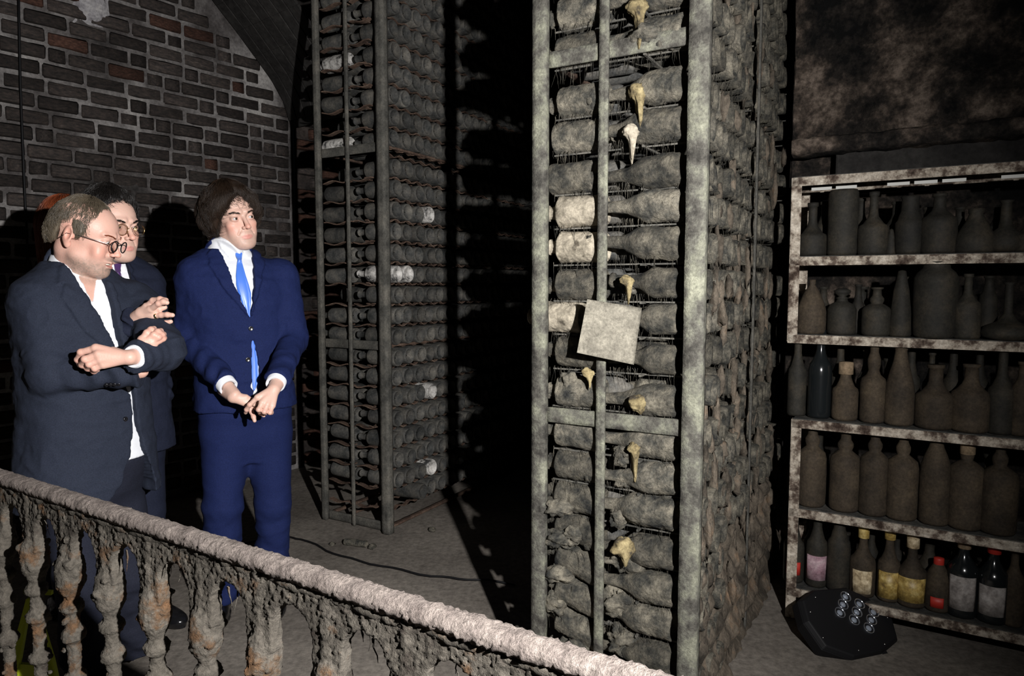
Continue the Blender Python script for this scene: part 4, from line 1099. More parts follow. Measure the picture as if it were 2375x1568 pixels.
# yellow-green folding floor stand behind the balusters
fs = empty('floor_stand', PF(60, 1800), 0, 'yellow-green folding floor stand behind the balusters at lower left', 'floor stand')
o0 = np.array(fs.location)
def fsp(px, py, Y): return P(px, py, Y)-o0
def slab(name, pts, th=.012):
    m_ = MB(); a = [np.array(p) for p in pts]; b = [p+np.array([0, th, 0]) for p in a]; n_ = len(a)
    m_.add(a+b, [tuple(range(n_)), tuple(range(2*n_-1, n_-1, -1))]+[(i, i+n_, (i+1) % n_+n_, (i+1) % n_) for i in range(n_)])
    m_.build(name, M['yellow'], fs)
slab('leg', [fsp(68, 1385, 2.06), fsp(78, 1385, 2.06), fsp(122, 1530, 2.02), fsp(175, 1770, 1.98), fsp(150, 1770, 1.98), fsp(96, 1530, 2.02)])
slab('leg', [fsp(60, 1390, 2.06), fsp(70, 1390, 2.06), fsp(46, 1530, 2.02), fsp(-12, 1770, 1.98), fsp(-45, 1770, 1.98), fsp(22, 1530, 2.02)])
slab('panel', [fsp(38, 1540, 2.025), fsp(112, 1546, 2.025), fsp(140, 1690, 2.0), fsp(0, 1690, 2.0)])
slab('crosspiece', [fsp(55, 1368, 2.075), fsp(118, 1372, 2.075), fsp(118, 1381, 2.07), fsp(55, 1378, 2.07)])
# ------------------------------------------------------------------ people
def flat_cone(F, a, b, ra, rb, k=0.0, sq=1.0, wr=None):
    a = np.array(a, float); b = np.array(b, float); ab = b-a; L = float(np.linalg.norm(ab)); u = ab/L; R = max(ra, rb)
    def fn(X, Y, Z):
        t = (X-a[0])*u[0]+(Y-a[1])*u[1]+(Z-a[2])*u[2]
        tt = np.clip(t/L, 0, 1)
        d = np.sqrt(np.maximum((X-a[0])**2+(Y-a[1])**2+(Z-a[2])**2 - t*t, 0)) - (ra+(rb-ra)*tt)
        if wr is not None: d = d - wr(X, Y, Z, tt)
        return np.maximum(d, np.maximum(t-L, -t))
    F.comb(np.minimum(a, b)-R, np.maximum(a, b)+R, fn, k)
def in_poly(x, z, poly):
    ins = np.zeros(np.broadcast(x, z).shape, bool); n = len(poly)
    for i in range(n):
        (x1, z1), (x2, z2) = poly[i], poly[(i+1) % n]
        if z1 == z2: continue
        c = ((z1 > z) != (z2 > z)) & (x < (x2-x1)*(z-z1)/(z2-z1)+x1)
        ins ^= c
    return ins
class Person:
    def __init__(s, px, py, Y, yaw, label, h=1.8):
        q = P(px, py, Y); s.loc = np.array([q[0], Y, 0.]); s.yaw = math.radians(yaw)
        s.R = rot(s.yaw); s.root = empty('person', s.loc, s.yaw, label, 'person'); s.secs = None
    def W(s, p): return s.R @ np.array(p)+s.loc
    def Lp(s, w): return s.R.T @ (np.array(w)-s.loc)
    def L(s, px, py, Y): return s.Lp(P(px, py, Y))
    def front(s, x, z, off=0.0):
        S = s.S; cx, cy, rx, ry = [np.interp(z, S[:, 0], S[:, i]) for i in (1, 2, 3, 4)]
        q = np.clip(1-np.abs((x-cx)/(rx+off))**2.3, 0, 1)**(1/2.3)
        return cy-(ry+off)*q
    def surf(s, px, py, off=0.0):          # where the sight line through a pixel meets the front of the torso
        best = None
        for Y in np.linspace(s.loc[1]-.45, s.loc[1]+.45, 220):
            p = s.L(px, py, Y); d = p[1]-s.front(p[0], p[2], off)
            S = s.S; cx, cy, rx, ry = [np.interp(p[2], S[:, 0], S[:, i]) for i in (1, 2, 3, 4)]
            if abs(p[0]-cx) < rx+off and d > 0 and p[2] < S[-1, 0]: return p
            m_ = abs(p[1]-(cy-ry-off))
            if best is None or m_ < best[0]: best = (m_, p)
        return best[1]
    def poly(s, pts): return [(lambda q: (q[0], q[2]))(s.surf(*p)) for p in pts]
    def headframe(s, c, yaw, pitch, roll):
        s.hc = np.array(c); s.HM = rot(-s.yaw) @ rot(math.radians(yaw), math.radians(pitch), math.radians(roll))
    def H(s, p): return s.hc + s.HM @ (np.array(p)*s.hs)
def add_head(F, p, smile=False, jaw=1.0, nose=1.0, brow=1.0, chin=1.0, fat=1.0):
    H = p.H; M_ = p.HM; k_ = p.hs
    def E(c, r, k=.015, mode='u', Rl=None): F.ell(H(c), np.array(r)*k_, M_ if Rl is None else M_@Rl, k*k_, mode)
    def Cc(a, b, ra, rb, k=.012, mode='u'): F.cap(H(a), H(b), ra*k_, rb*k_, k*k_, mode)
    E((0, .016, .038), (.075, .096, .083), 0)
    E((0, -.022, .03), (.063, .066, .068), .02)
    E((0, -.028, -.045), (.056*fat, .055, .072), .025)
    E((0, -.058, -.062), (.040*jaw, .036, .045), .02)
    Cc((-.045*jaw, -.005, -.062), (-.02, -.068, -.096), .016, .016, .03)
    Cc((.045*jaw, -.005, -.062), (.02, -.068, -.096), .016, .016, .03)
    E((0, -.078, -.098*chin), (.021, .017, .016), .014)
    for sx in (-1, 1):
        E((sx*.038, -.064, -.022), (.019*fat, .017, .016), .02)            # cheekbone
        E((sx*.031, -.062, -.052), (.02*fat, .018, .022), .016)
        Cc((sx*.012, -.0875, .026), (sx*.044, -.072, .026), .010*brow, .008*brow, .010)
        E((sx*.031, -.096, .004), (.019, .014, .0125), .010, 's')            # socket
        F.ell(H((sx*.0315, -.0745, .004)), np.array([.0152, .0152, .0152])*k_, None, .004)
        E((sx*.0315, -.093, .0030), (.0140, .0135, .0046), .0015, 's', rot(0, 0, sx*.06))
        # ear
        Re = rot(sx*.45, 0, 0)
        E((sx*.079, .016, -.004), (.007, .020, .031), .004, 'u', Re)
        E((sx*.077, .010, -.032), (.007, .010, .013), .006, 'u')
        E((sx*.087, .012, .002), (.007, .011, .019), .004, 's', Re)
        E((sx*.077, .0, -.003), (.007, .006, .009), .004)
    # nose
    Cc((0, -.086, .012), (0, -.111*nose, -.026), .0072, .0088, .010)
    E((0, -.1135*nose, -.030), (.0098, .0095, .0085), .006)
    for sx in (-1, 1):
        E((sx*.0118, -.099, -.033), (.0062, .0088, .0066), .005)
        E((sx*.007, -.108, -.0405), (.0038, .0045, .004), .002, 's')
    # mouth
    E((0, -.080, -.058), (.022, .0125, .016), .012)
    if smile:
        Cc((-.028, -.0845, -.0575), (-.010, -.0985, -.0600), .0038, .0050, .004)
        Cc((.028, -.0845, -.0575), (.010, -.0985, -.0600), .0038, .0050, .004)
        Cc((-.010, -.0985, -.060), (.010, -.0985, -.060), .005, .005, .004)
        Cc((-.024, -.084, -.070), (.024, -.084, -.070), .0052, .0052, .004); E((0, -.094, -.0755), (.02, .008, .006), .004)
        E((0, -.101, -.0672), (.0265, .017, .0066), .002, 's')
        for sx in (-1, 1):
            Cc((sx*.022, -.086, -.034), (sx*.037, -.072, -.060), .004, .003, .006, 's')
            E((sx*.040, -.068, -.038), (.018, .015, .016), .012)
    else:
        Cc((-.020, -.0865, -.0655), (0, -.0935, -.0632), .0028, .0042, .004)
        Cc((.020, -.0865, -.0655), (0, -.0935, -.0632), .0028, .0042, .004)
        Cc((-.014, -.0885, -.0722), (.014, -.0885, -.0722), .0048, .0048, .004); E((0, -.0925, -.0722), (.012, .006, .0052), .004)
        Cc((-.022, -.098, -.0672), (.022, -.098, -.0672), .0022, .0022, .002, 's')
        for sx in (-1, 1): Cc((sx*.02, -.091, -.038), (sx*.031, -.084, -.058), .0025, .002, .005, 's')
    # neck
    F.cap(H((0, .026, -.05)), p.nb3, .055*k_, .057, .02)
    F.cap(H((0, -.008, -.085)), p.nb3+np.array([0, -.018, 0]), .043*k_, .047, .02)
    pass
def skin_tint(p, v, stub=0.0, base=(.64, .415, .335)):
    h = ((v-p.hc) @ p.HM)/p.hs
    col = np.tile(np.array(base), (len(v), 1)); n = fbm(v*40, 3, 3)[:, None]*.06
    def blob(c, r): return np.exp(-(((h-np.array(c))/np.array(r))**2).sum(1))[:, None]
    def mix(w, c):
        nonlocal col; w = np.clip(w, 0, 1); col = col*(1-w)+np.array(c)*w
    mix(.55*(blob((.045, -.07, -.03), (.022, .03, .022))+blob((-.045, -.07, -.03), (.022, .03, .022))+blob((0, -.115, -.028), (.016, .02, .014))), (.74, .30, .22))
    mix(.5*(blob((.079, .016, -.004), (.016, .03, .04))+blob((-.079, .016, -.004), (.016, .03, .04))), (.74, .30, .22))
    mouth = np.clip(1.6-1.6*((h[:, 0]/.0245)**2+((h[:, 2]+.0678)/.0098)**2)**2, 0, 1)[:, None]*(h[:, 1] < -.08)[:, None]
    mix(.85*mouth*1.0, (.60, .26, .22))
    mix(.35*(blob((.0315, -.088, -.006), (.016, .02, .007))+blob((-.0315, -.088, -.006), (.016, .02, .007))), (.5, .24, .2))
    slit = (np.exp(-((np.abs(h[:, 0])-.0315)/.0135)**4-((h[:, 2]-.0085)/.0022)**2)*(h[:, 1] < -.078))[:, None]
    mix(.7*slit, (.12, .06, .05))
    if stub:
        w = np.clip((-.052-h[:, 2])/.03, 0, 1)*np.clip((-h[:, 1]+.03)/.04, 0, 1)*np.clip((h[:, 2]+.15)/.03, 0, 1)
        w = np.maximum(w, np.exp(-((h[:, 0]/.03)**4)-((h[:, 2]+.05)/.008)**2)*(h[:, 1] < -.08)*1.0)
        w = w*(1-mouth[:, 0])
        mix((stub*w*(.8+.5*fbm(h*300, 2, 4)))[:, None], (.27, .20, .16))
    body = v[:, 2] < (p.hc[2]-.25)
    return np.clip(col*(1+n), 0, 1)
def add_eyes(p, gaze):
    g = np.array(gaze, float); g /= np.linalg.norm(g)
    for sx in (-1, 1):
        m_ = MB(); n_ = 28
        prof = [(math.sin(t)*.0125, math.cos(t)*.0125) for t in np.linspace(.02, PI-.02, n_)]
        z = g; x = np.cross([0, 0, 1.], z); x /= np.linalg.norm(x); y = np.cross(z, x)
        m_.lathe(prof, 28, np.column_stack([x, y, z])); v = np.array(m_.v)
        ang = np.arccos(np.clip((v/.0125)@g, -1, 1))
        col = np.where((ang < .23)[:, None], (.003, .003, .003), np.where((ang < .53)[:, None], (.045, .032, .022), (.52, .48, .46)))
        w = (v*p.hs)@p.HM.T + p.H((sx*.0315, -.0757, .0035))
        mesh_obj('eye', w, m_.f, M['eye'], p.root, True, col)
def strand_mesh(paths, radii, n=3):
    P_ = np.array(paths); S, K, _ = P_.shape
    t = np.gradient(P_, axis=1); t /= np.linalg.norm(t, axis=2, keepdims=True)+1e-9
    a = np.cross(t, np.array([.3, .2, .93])); a /= np.linalg.norm(a, axis=2, keepdims=True)+1e-9; b = np.cross(t, a)
    rr = np.array(radii)[:, None, None]*np.linspace(1, .35, K)[None, :, None]
    V = np.stack([P_+rr*(a*math.cos(2*PI*k/n)+b*math.sin(2*PI*k/n)) for k in range(n)], 2)
    base = (np.arange(S)*K*n)[:, None, None]; i = np.arange(K-1)[None, :, None]; k = np.arange(n)[None, None, :]
    q = np.stack([base+i*n+k, base+i*n+(k+1) % n, base+(i+1)*n+(k+1) % n, base+(i+1)*n+k], -1).reshape(-1, 4)
    return V.reshape(-1, 3), q
def add_hair(p, name, rad, cen, tm, mat, ns=1500, slen=.9, curl=.004, freq=9, bump=.06, tc=95, edge=.2, r=.0011, seed=1, sidew=0.3, drop=1.0, over=.03, clump=.0):
    A = np.radians([q[0] for q in tm]); T = np.radians([q[1] for q in tm]); tc = math.radians(tc)
    def tmax(a):
        a = (a+PI) % (2*PI)-PI; return np.interp(a, A, T)
    rad = np.array(rad); cen = np.array(cen)
    def pos(a, t, f=1.0):
        tt = np.minimum(t, tc)
        d = np.stack([np.sin(tt)*np.sin(a), -np.sin(tt)*np.cos(a), np.cos(tt)], -1)
        k = 1-edge*np.exp(-np.clip(tmax(a)-t, 0, 9)/.12)
        q = d*rad*(k*f)[..., None]
        q[..., 2] -= (t-tt)*rad[2]*drop; q[..., :2] *= (1-.12*np.clip(t-tc, 0, 2))[..., None]
        return q+cen
    na, nt_ = 96, 60
    a = np.linspace(-PI, PI, na, endpoint=False)[:, None]+np.zeros((1, nt_)); t = tmax(a)*np.linspace(0.001, 1, nt_)[None, :]
    q0 = pos(a, t)
    b = fbm(q0*18+seed, 3, seed)
    lock = .5*np.sin(a*22+6*fbm(q0*9, 2, seed+5))
    q1 = pos(a, t, 1+bump*b+bump*.25*lock)
    v = (q1.reshape(-1, 3)*p.hs)@p.HM.T+p.hc
    inner = ((q0.reshape(-1, 3)*.9)*p.hs)@p.HM.T+p.hc
    f = grid_faces(na, nt_, True); n_ = len(v)
    idx = np.arange(na); rimA = idx*nt_+nt_-1
    rim = np.stack([rimA, np.roll(rimA, -1), np.roll(rimA, -1)+n_, rimA+n_], -1)
    o = mesh_obj(name, np.concatenate([v, inner]), np.concatenate([f, f[:, ::-1]+n_, rim]), mat, p.root, True)
    rs = np.random.RandomState(seed); paths = []; rr = []
    K = 9
    a0 = rs.uniform(-PI, PI, ns); u0 = rs.uniform(0, 1, ns)**.6
    tm0 = tmax(a0); t0 = tm0*u0*.95+.01; ln = slen*rs.uniform(.5, 1.15, ns)
    sw = rs.normal(0, sidew, ns)
    ph = rs.uniform(0, 6.28, ns); fr = freq*rs.uniform(.7, 1.3, ns); cu = curl*rs.uniform(.3, 1.5, ns); lift = rs.uniform(.0, .05, ns)
    for k in range(K):
        s_ = k/(K-1); tt = np.minimum(t0+ln*s_, tm0+over); aa = a0+sw*ln*s_
        q = pos(aa, tt, 1.0+lift+bump*.5)
        q = q+np.stack([cu*np.sin(fr*s_+ph), cu*np.cos(fr*s_*1.1+ph), cu*.6*np.sin(fr*s_*.9+ph*2)], -1)*(.3+s_)
        if clump: q = q+clump*np.stack([fbm(q*26+k_*9.7, 2, 60+k_) for k_ in range(3)], -1)*(.4+s_)
        paths.append(q)
    keep = (np.minimum(t0+ln, tm0+over)-t0) > .16; ns = int(keep.sum())
    Pq = np.stack(paths, 1)[keep]; Pq = (Pq*p.hs)@p.HM.T+p.hc
    V, Fq = strand_mesh(Pq, r*rs.uniform(.7, 1.5, ns))
    s2 = mesh_obj('strands', V, Fq, mat, o, True); s2['kind'] = 'stuff'
    return o
def add_brows(p, mat, thick=1.0, seed=3, lift=0):
    rs = np.random.RandomState(seed); paths = []
    for sx in (-1, 1):
        for k in range(190):
            u = rs.uniform(0, 1); x = sx*(.014+.034*u); z = .0205+.006*math.sin(u*2.4)+lift*(u-.3)+rs.normal(0, .0014*thick)
            y = -.0965+.0165*u**1.5-.0005
            d = np.array([sx*.006, .003*u, .0012]); paths.append([np.array([x, y, z])+d*t for t in (0, .5, 1)])
    Pq = (np.array(paths)*p.hs)@p.HM.T+p.hc
    V, F_ = strand_mesh(Pq, [.00035]*len(paths)); o = mesh_obj('eyebrows', V, F_, mat, p.root, True); o['kind'] = 'stuff'
def add_glasses(p, R=.0215, mat='matt_black', frame=.0013, tint=False, z=.001, y=-.104):
    g = bpy.data.objects.new('spectacles', None); C.objects.link(g); g.parent = p.root
    for sx in (-1, 1):
        pts = [p.H((sx*(.032+0*R)+R*math.cos(q), y+.10*abs(R*math.cos(q))*(1 if sx*math.cos(q) > 0 else .2), z+R*.92*math.sin(q))) for q in np.linspace(0, 2*PI, 33)]
        m_ = MB(); m_.tube(pts, frame, 6, False); m_.build('rim', M[mat], g, True)
        cpt = sum(pts[:-1])/32; m_ = MB(); n_ = 24
        vs_ = [cpt]+pts[:-1:1][:32]; off_ = p.HM@np.array([0, .0008, 0])
        m_.add(vs_+[q+off_ for q in vs_], [(0, i+1, (i+1) % 32+1) for i in range(32)]+[(33, 33+(i+1) % 32+1, 33+i+1) for i in range(32)]+[(i+1, 33+i+1, 33+(i+1) % 32+1, (i+1) % 32+1) for i in range(32)])
        m_.build('lens', M['glass'], g, True)
        m_ = MB(); m_.tube([p.H((sx*(.032+R), y+.003, z+.003)), p.H((sx*.066, y+.012, z+.005)), p.H((sx*.078, -.02, z+.006)), p.H((sx*.081, .02, z+.002)), p.H((sx*.080, .035, z-.018))], frame*.75, 6); m_.build('temple', M['steel'] if not tint else M[mat], g, True)
    m_ = MB(); m_.tube([p.H((-.011, y, z+.004)), p.H((0, y-.004, z+.008)), p.H((.011, y, z+.004))], frame, 6); m_.build('bridge', M[mat], g, True)
def fold_displace(v, f, amp, sc=(14, 14, 30), seed=1, w=None):
    n = vnormals(v, f); p_ = v*np.array(sc)
    r = 1-2*np.abs(fbm(p_+.6*fbm(v*9, 2, seed+9)[:, None], 2, seed))
    a = amp*(r-.4) + amp*.5*fbm(v*22, 2, seed+2)
    if w is not None: a = a*w
    return v+n*a[:, None]
def arm_folds(a, b, seed, amp=.0055, fr=11.0):
    a = np.array(a); b = np.array(b); u = (b-a)/np.linalg.norm(b-a); w = np.cross(u, [0.3, 1, .2]); w /= np.linalg.norm(w); w2 = np.cross(u, w)
    def fn(X, Y, Z, t):
        x = (X-a[0])*w[0]+(Y-a[1])*w[1]+(Z-a[2])*w[2]; y = (X-a[0])*w2[0]+(Y-a[1])*w2[1]+(Z-a[2])*w2[2]
        ang = np.arctan2(y, x); near = np.exp(-((t-1)/.45)**2)+.35
        return amp*near*np.sin(fr*t*2.2+1.6*np.sin(ang*2+seed)+seed)*(.6+.4*np.cos(ang-seed))
    return fn
def strip_on(p, rows, off, thick, mat, name, parent=None, n=5, bulge=.003):
    """a tie or placket laid over the torso front: rows of (pxL, pxR, py)"""
    V = []; 
    for (xl, xr, y) in rows:
        a = p.surf(xl, y, off); b = p.surf(xr, y, off)
        for k in range(n):
            t = k/(n-1); q = a*(1-t)+b*t; q[1] = min(q[1], p.front(q[0], q[2], off)) - bulge*math.sin(PI*t); V.append(q)
    V = np.array(V); m = len(rows); B = V+np.array([0, thick, 0]); N_ = len(V)
    f = grid_faces(m, n); ed = [i*n for i in range(m)]+[(m-1)*n+j for j in range(1, n)]+[i*n+n-1 for i in range(m-2, -1, -1)]+[j for j in range(n-2, 0, -1)]
    ff = [tuple(q) for q in f]+[tuple(q[::-1]+N_) for q in f]+[(ed[i], ed[(i+1) % len(ed)], ed[(i+1) % len(ed)]+N_, ed[i]+N_) for i in range(len(ed))]
    return mesh_obj(name, np.concatenate([V, B]), ff, mat, parent or p.root, True)
def button(p, pos, nrm, r=.009, parent=None, mat='button'):
    z = np.array(nrm, float); z /= np.linalg.norm(z); x = np.cross([0, 0, 1.], z); x /= np.linalg.norm(x)+1e-9; y = np.cross(z, x)
    m_ = MB(); m_.lathe([(r*.9, -.004), (r, .001), (r*.9, .003), (r*.7, .0022), (r*.1, .002)], 18, np.column_stack([x, y, z]))
    mesh_obj('button', np.array(m_.v)+pos, m_.f, M[mat], parent or p.root, True)
def cuff(p, a, b, ra, rb, name='cuff', mat='white', parent=None):
    a = np.array(a); b = np.array(b); L = np.linalg.norm(b-a); z = (b-a)/L; x = np.cross([0.2, 0.1, 1.], z); x /= np.linalg.norm(x); y = np.cross(z, x)
    m_ = MB(); m_.lathe([(ra, 0), (rb, L-.001), (rb-.001, L), (rb-.005, L-.001), (rb*.7, L-.004)], 28, np.column_stack([x, y, z])); v = np.array(m_.v)
    v += .0012*np.column_stack([fbm(v*60, 2, 1)]*3)
    mesh_obj(name, v+a, m_.f[:-2]+[], M[mat], parent or p.root, True)
def shoe(p, heel, toe, parent=None):
    heel = np.array(heel); toe = np.array(toe); d = (toe-heel); d[2] = 0; d /= np.linalg.norm(d)
    R = np.column_stack([[d[1], -d[0], 0], -d, [0, 0, 1]])    # local -y forward
    F = Field((-.07, -.24, 0.0), (.07, .08, .13), .006)
    F.ell((0, 0, .05), (.036, .05, .05), None, 0); F.ell((0, -.10, .035), (.044, .10, .038), None, .03); F.ell((0, -.17, .028), (.040, .055, .028), None, .02)
    F.cap((0, .0, .05), (0, .01, .12), .036, .034, .02)
    F.ell((0, -.08, .008), (.047, .145, .012), None, .004)
    v, f = F.mesh(1); v[:, 2] = np.maximum(v[:, 2], .002)
    mesh_obj('shoe', v@R.T+np.array([heel[0], heel[1], 0]), f, M['leather'], p.root, True)
def mk_axes(p, hands, h=.0026, H=.009, lo=(-.44, -.60, 0.02), hi=(.42, .3, 1.95), hb=.0):
    c = p.hc; k = p.hs
    fine = [[], [], []]
    for i in range(3):
        e = (.115, .15, .16)[i]*k
        fine[i].append((c[i]-e, c[i]+e*(1 if i < 2 else 1.0)))
    for (a, b) in hands:
        for i in range(3): fine[i].append((a[i], b[i]))
    return Field(lo, hi, h, H, fine)
def hand_box(pts, m=.02):
    P_ = np.array(pts); return P_.min(0)-m, P_.max(0)+m
def build_person(p, S, jacket_mat, trouser_mat, arms, legs, hands, V=(), lapels=(), gaps=(), collar=(), smile=False, skin=dict(), gaze=(0, -1, 0), cuts=(), shirt=True, jz=(.8, 1.56), head=dict(), thick=.012, cuffs=True, soft=0, hem=None, collar_h=.0, sleeve_r=(.068, .060, .056, .045), feet=()):
    p.S = np.array(sorted(S))
    # --- body: one continuous surface, head to feet
    allp = [q for h in hands for fing in h['f'] for q in fing['p']]
    hb = [hand_box([q for fing in h['f'] for q in fing['p']]+[h['w']], .022) for h in hands]
    F = mk_axes(p, hb)
    zh = legs[0][0][2]+.06; inner = [(max(a, zh), b, c, d*.80*(.8 if a < zh+.1 else 1), e*.78*(.8 if a < zh+.1 else 1)) for a, b, c, d, e in p.S if zh-.12 < a < p.S[-1, 0]-.03]
    inner = [(a, b, c, d*(1.16 if a > p.S[-1, 0]-.22 else 1), e*(1.17 if a > p.S[-1, 0]-.22 else 1)) for a, b, c, d, e in inner]
    F.loft(inner, 0)
    nb = np.array([np.interp(p.S[-1, 0]-.04, p.S[:, 0], p.S[:, i]) for i in (1, 2)]); p.nb3 = np.array([nb[0], nb[1], p.S[-1, 0]-.04])
    for A in arms:
        F.chain(A[:3], (.045, .034, .021), .01)
    for Lg in legs:
        F.chain(Lg[:3], (.055, .042, .032), .02); F.cap(Lg[2], (Lg[2][0], Lg[2][1]-.02, .06), .03, .03, .02)
    F.cap((p.S[0, 1], p.S[0, 2], zh+.05), (p.S[0, 1], p.S[0, 2], zh-.0), .07, .06, .04)
    add_head(F, p, smile=smile, **head)
    nb = np.array([np.interp(p.S[-1, 0]-.04, p.S[:, 0], p.S[:, i]) for i in (1, 2)])
    F.cap(p.nb3, p.nb3-np.array([0, 0, .09]), .055, .06, .02)
    for h in hands:
        W = np.array(h['w'])
        if 'fa' in h: F.cap(h['fa'], W, .0275, .0225, .008)
        G = Field(*[hand_box([q for fing in h['f'] for q in fing['p']]+[h['w']], .03)[i] for i in (0, 1)], .1)
        for fing in h['f']:
            q = fing['p']; r = fing.get('r', .0088)
            if fing.get('palm', True):
                F.cap(W, q[0], h.get('wr', .021)*.80, r*1.42, .006)
        for fing in h['f']:
            q = fing['p']; r = fing.get('r', .0088); m_ = len(q)
            rs = [r*1.12]+[r*(1.05-.06*i) for i in range(1, m_)]
            for i in range(m_-1):
                F.cap(q[i], q[i+1], rs[i], rs[i+1]*.96, .0022)
            for i in range(1, m_-1): F.ell(q[i], (r*1.04,)*3, None, .004)
    v, f = F.mesh(1)
    del F
    col = skin_tint(p, v, **skin)
    for h in hands:
        for fing in h['f']:
            for q in fing['p'][1:-1]:
                w = .35*np.exp(-((v-np.array(q))**2).sum(1)/.00012)[:, None]; col = col*(1-w)+np.array((.70, .27, .2))*w
    body = mesh_obj('body', v, f, M['skin'], p.root, True, col)
    add_eyes(p, gaze)
    # --- jacket
    Vp = [p.poly(q) for q in V]; Lp_ = [p.poly(q) for q in lapels]; Gp = [p.poly(q) for q in gaps]
    lo = p.S[:, 1].min()-.5
    F = Field((-.45, -.56, jz[0]-.02), (.45, .3, jz[1]+.06), .0046)
    def off(X, Y, Z, cy):
        x = X+0*Z; z = Z+0*X; o = np.full(x.shape, thick)
        for q in Lp_: o = np.where(in_poly(x, z, q), thick+.0095, o)
        for q in Vp: o = np.where(in_poly(x, z, q), -.05, o)
        for q in Gp: o = np.where(in_poly(x, z, q), -.09, o)
        return np.where(Y < cy, o, thick)
    S2 = [tuple(q) for q in p.S if q[0] <= jz[1]]
    hemz = jz[0]
    S2 = [(max(a, hemz), b, c, d, e) for a, b, c, d, e in S2 if a >= hemz-.06]
    F.loft(S2, 0, off)
    for n_, A in enumerate(arms):
        r = sleeve_r
        F.ell(A[0], (r[0]*.9,)*3, None, .06)
        F.cap(A[0], A[1], r[0]*.92, r[1], .03)
        flat_cone(F, A[0], A[1], r[0]*.98, r[1], .012, wr=arm_folds(A[0], A[1], n_*2.1+1))
        F.ell(A[1], (r[2]*1.03,)*3, None, .012)
        end = np.array(A[1])+(np.array(A[2])-np.array(A[1]))*A[3]
        flat_cone(F, A[1], end, r[2], r[3], .010, wr=arm_folds(end, A[1], n_*1.7+2))
    # coat collar standing round the back and sides of the neck
    c0 = np.array([nb[0], nb[1]-.004, p.S[-1, 0]-.045]); c1 = p.H((0, .035, -.115)); cu_ = (c1-c0)/np.linalg.norm(c1-c0)
    Lc = .052; yc = nb[1]-.028
    def col_fn(X, Y, Z):
        t = (X-c0[0])*cu_[0]+(Y-c0[1])*cu_[1]+(Z-c0[2])*cu_[2]
        d = np.sqrt(np.maximum((X-c0[0])**2+(Y-c0[1])**2+(Z-c0[2])**2-t*t, 0))
        q = np.abs(d-(.080-.10*np.clip(t, 0, 1)))-.006
        return np.maximum(np.maximum(q, np.maximum(t-Lc, -.03-t)), yc-Y)
    if thick > .01: F.comb(c0-.12, c0+.14, col_fn, .006)
    v, f = F.mesh(2)
    del F
    v = fold_displace(v, f, .0055, (9, 9, 15), 5)
    n = vnormals(v, f); v = v+n*(.0012*fbm(v*60, 2, 6))[:, None]
    jk = mesh_obj('jacket', v, f, M[jacket_mat], p.root, True)
    # --- trousers
    zt = jz[0]+.22
    F = Field((-.4, -.4, 0.03), (.4, .32, zt+.02), .0068)
    S3 = [(a, b, c, d-.004, e-.006) for a, b, c, d, e in p.S if a < zt]
    S3 = [q for q in S3 if q[0] > .0]; z_low = S3[0][0]
    if 1: q = S3[0]; zl = legs[0][0][2]; S3 = [(zl-.10, q[1], q[2], q[3]*.40, q[4]*.5), (zl-.03, q[1], q[2], q[3]*.72, q[4]*.75), (zl+.05, q[1], q[2], q[3]*.92, q[4]*.9)]+[w_ for w_ in S3 if w_[0] > zl+.06]
    F.loft(S3, 0)
    for n_, Lg in enumerate(legs):
        F.cap(Lg[0], Lg[1], Lg[3][0]*.95, Lg[3][1], .05)
        hem_ = np.array(Lg[2]); hem_ = hem_+(np.array([hem_[0], hem_[1], .02])-hem_)*0
        flat_cone(F, Lg[1], hem_, Lg[3][1], Lg[3][2], .02, wr=arm_folds(Lg[1], hem_, n_*2+.7, .007, 9))
        F.ell(Lg[1], (Lg[3][1]*1.0,)*3, None, .02)
    v, f = F.mesh(1)
    del F
    wz = np.clip((.75-v[:, 2])/.5, .25, 1.2)
    v = fold_displace(v, f, .008, (7, 7, 15), 8, wz)
    mesh_obj('trousers', v, f, M[trouser_mat], p.root, True)
    # --- shirt
    if shirt:
        F = Field((-.3, -.3, jz[0]+.05), (.3, .25, p.S[-1, 0]+.06), .0042)
        Cp = [p.poly(q) for q in collar]
        def off2(X, Y, Z, cy):
            x = X+0*Z; z = Z+0*X; o = np.full(x.shape, -.004)
            for q in Cp: o = np.where(in_poly(x, z, q), .003, o)
            for q in cuts: o = np.where(in_poly(x, z, p_cut[id(q)]), -.03, o)
            return np.where(Y < cy, o, -.004)
        p_cut = {id(q): p.poly(q) for q in cuts}
        F.loft([tuple(q) for q in p.S if q[0] > jz[0]+.05], 0, off2)
        # collar band leaning on the neck
        n0 = np.array([nb[0], nb[1]-.014, p.S[-1, 0]-.035]); n1 = p.H((0, .022, -.105))
        n1 = n0+(n1-n0)*min(1.0, (.062+collar_h)/max(1e-3, np.linalg.norm(n1-n0)))
        flat_cone(F, n0-(n1-n0)*.5, n1, .077, .068, .006)
        flat_cone_sub(F, n0-(n1-n0)*.2, n1+(n1-n0)*.4, .069, .063)
        if cuts:
            pass
        v, f = F.mesh(2)
        del F
        v = fold_displace(v, f, .0010, (20, 20, 20), 12)
        mesh_obj('shirt', v, f, M['white'], p.root, True)
    for q in feet: shoe(p, *q)
    return jk
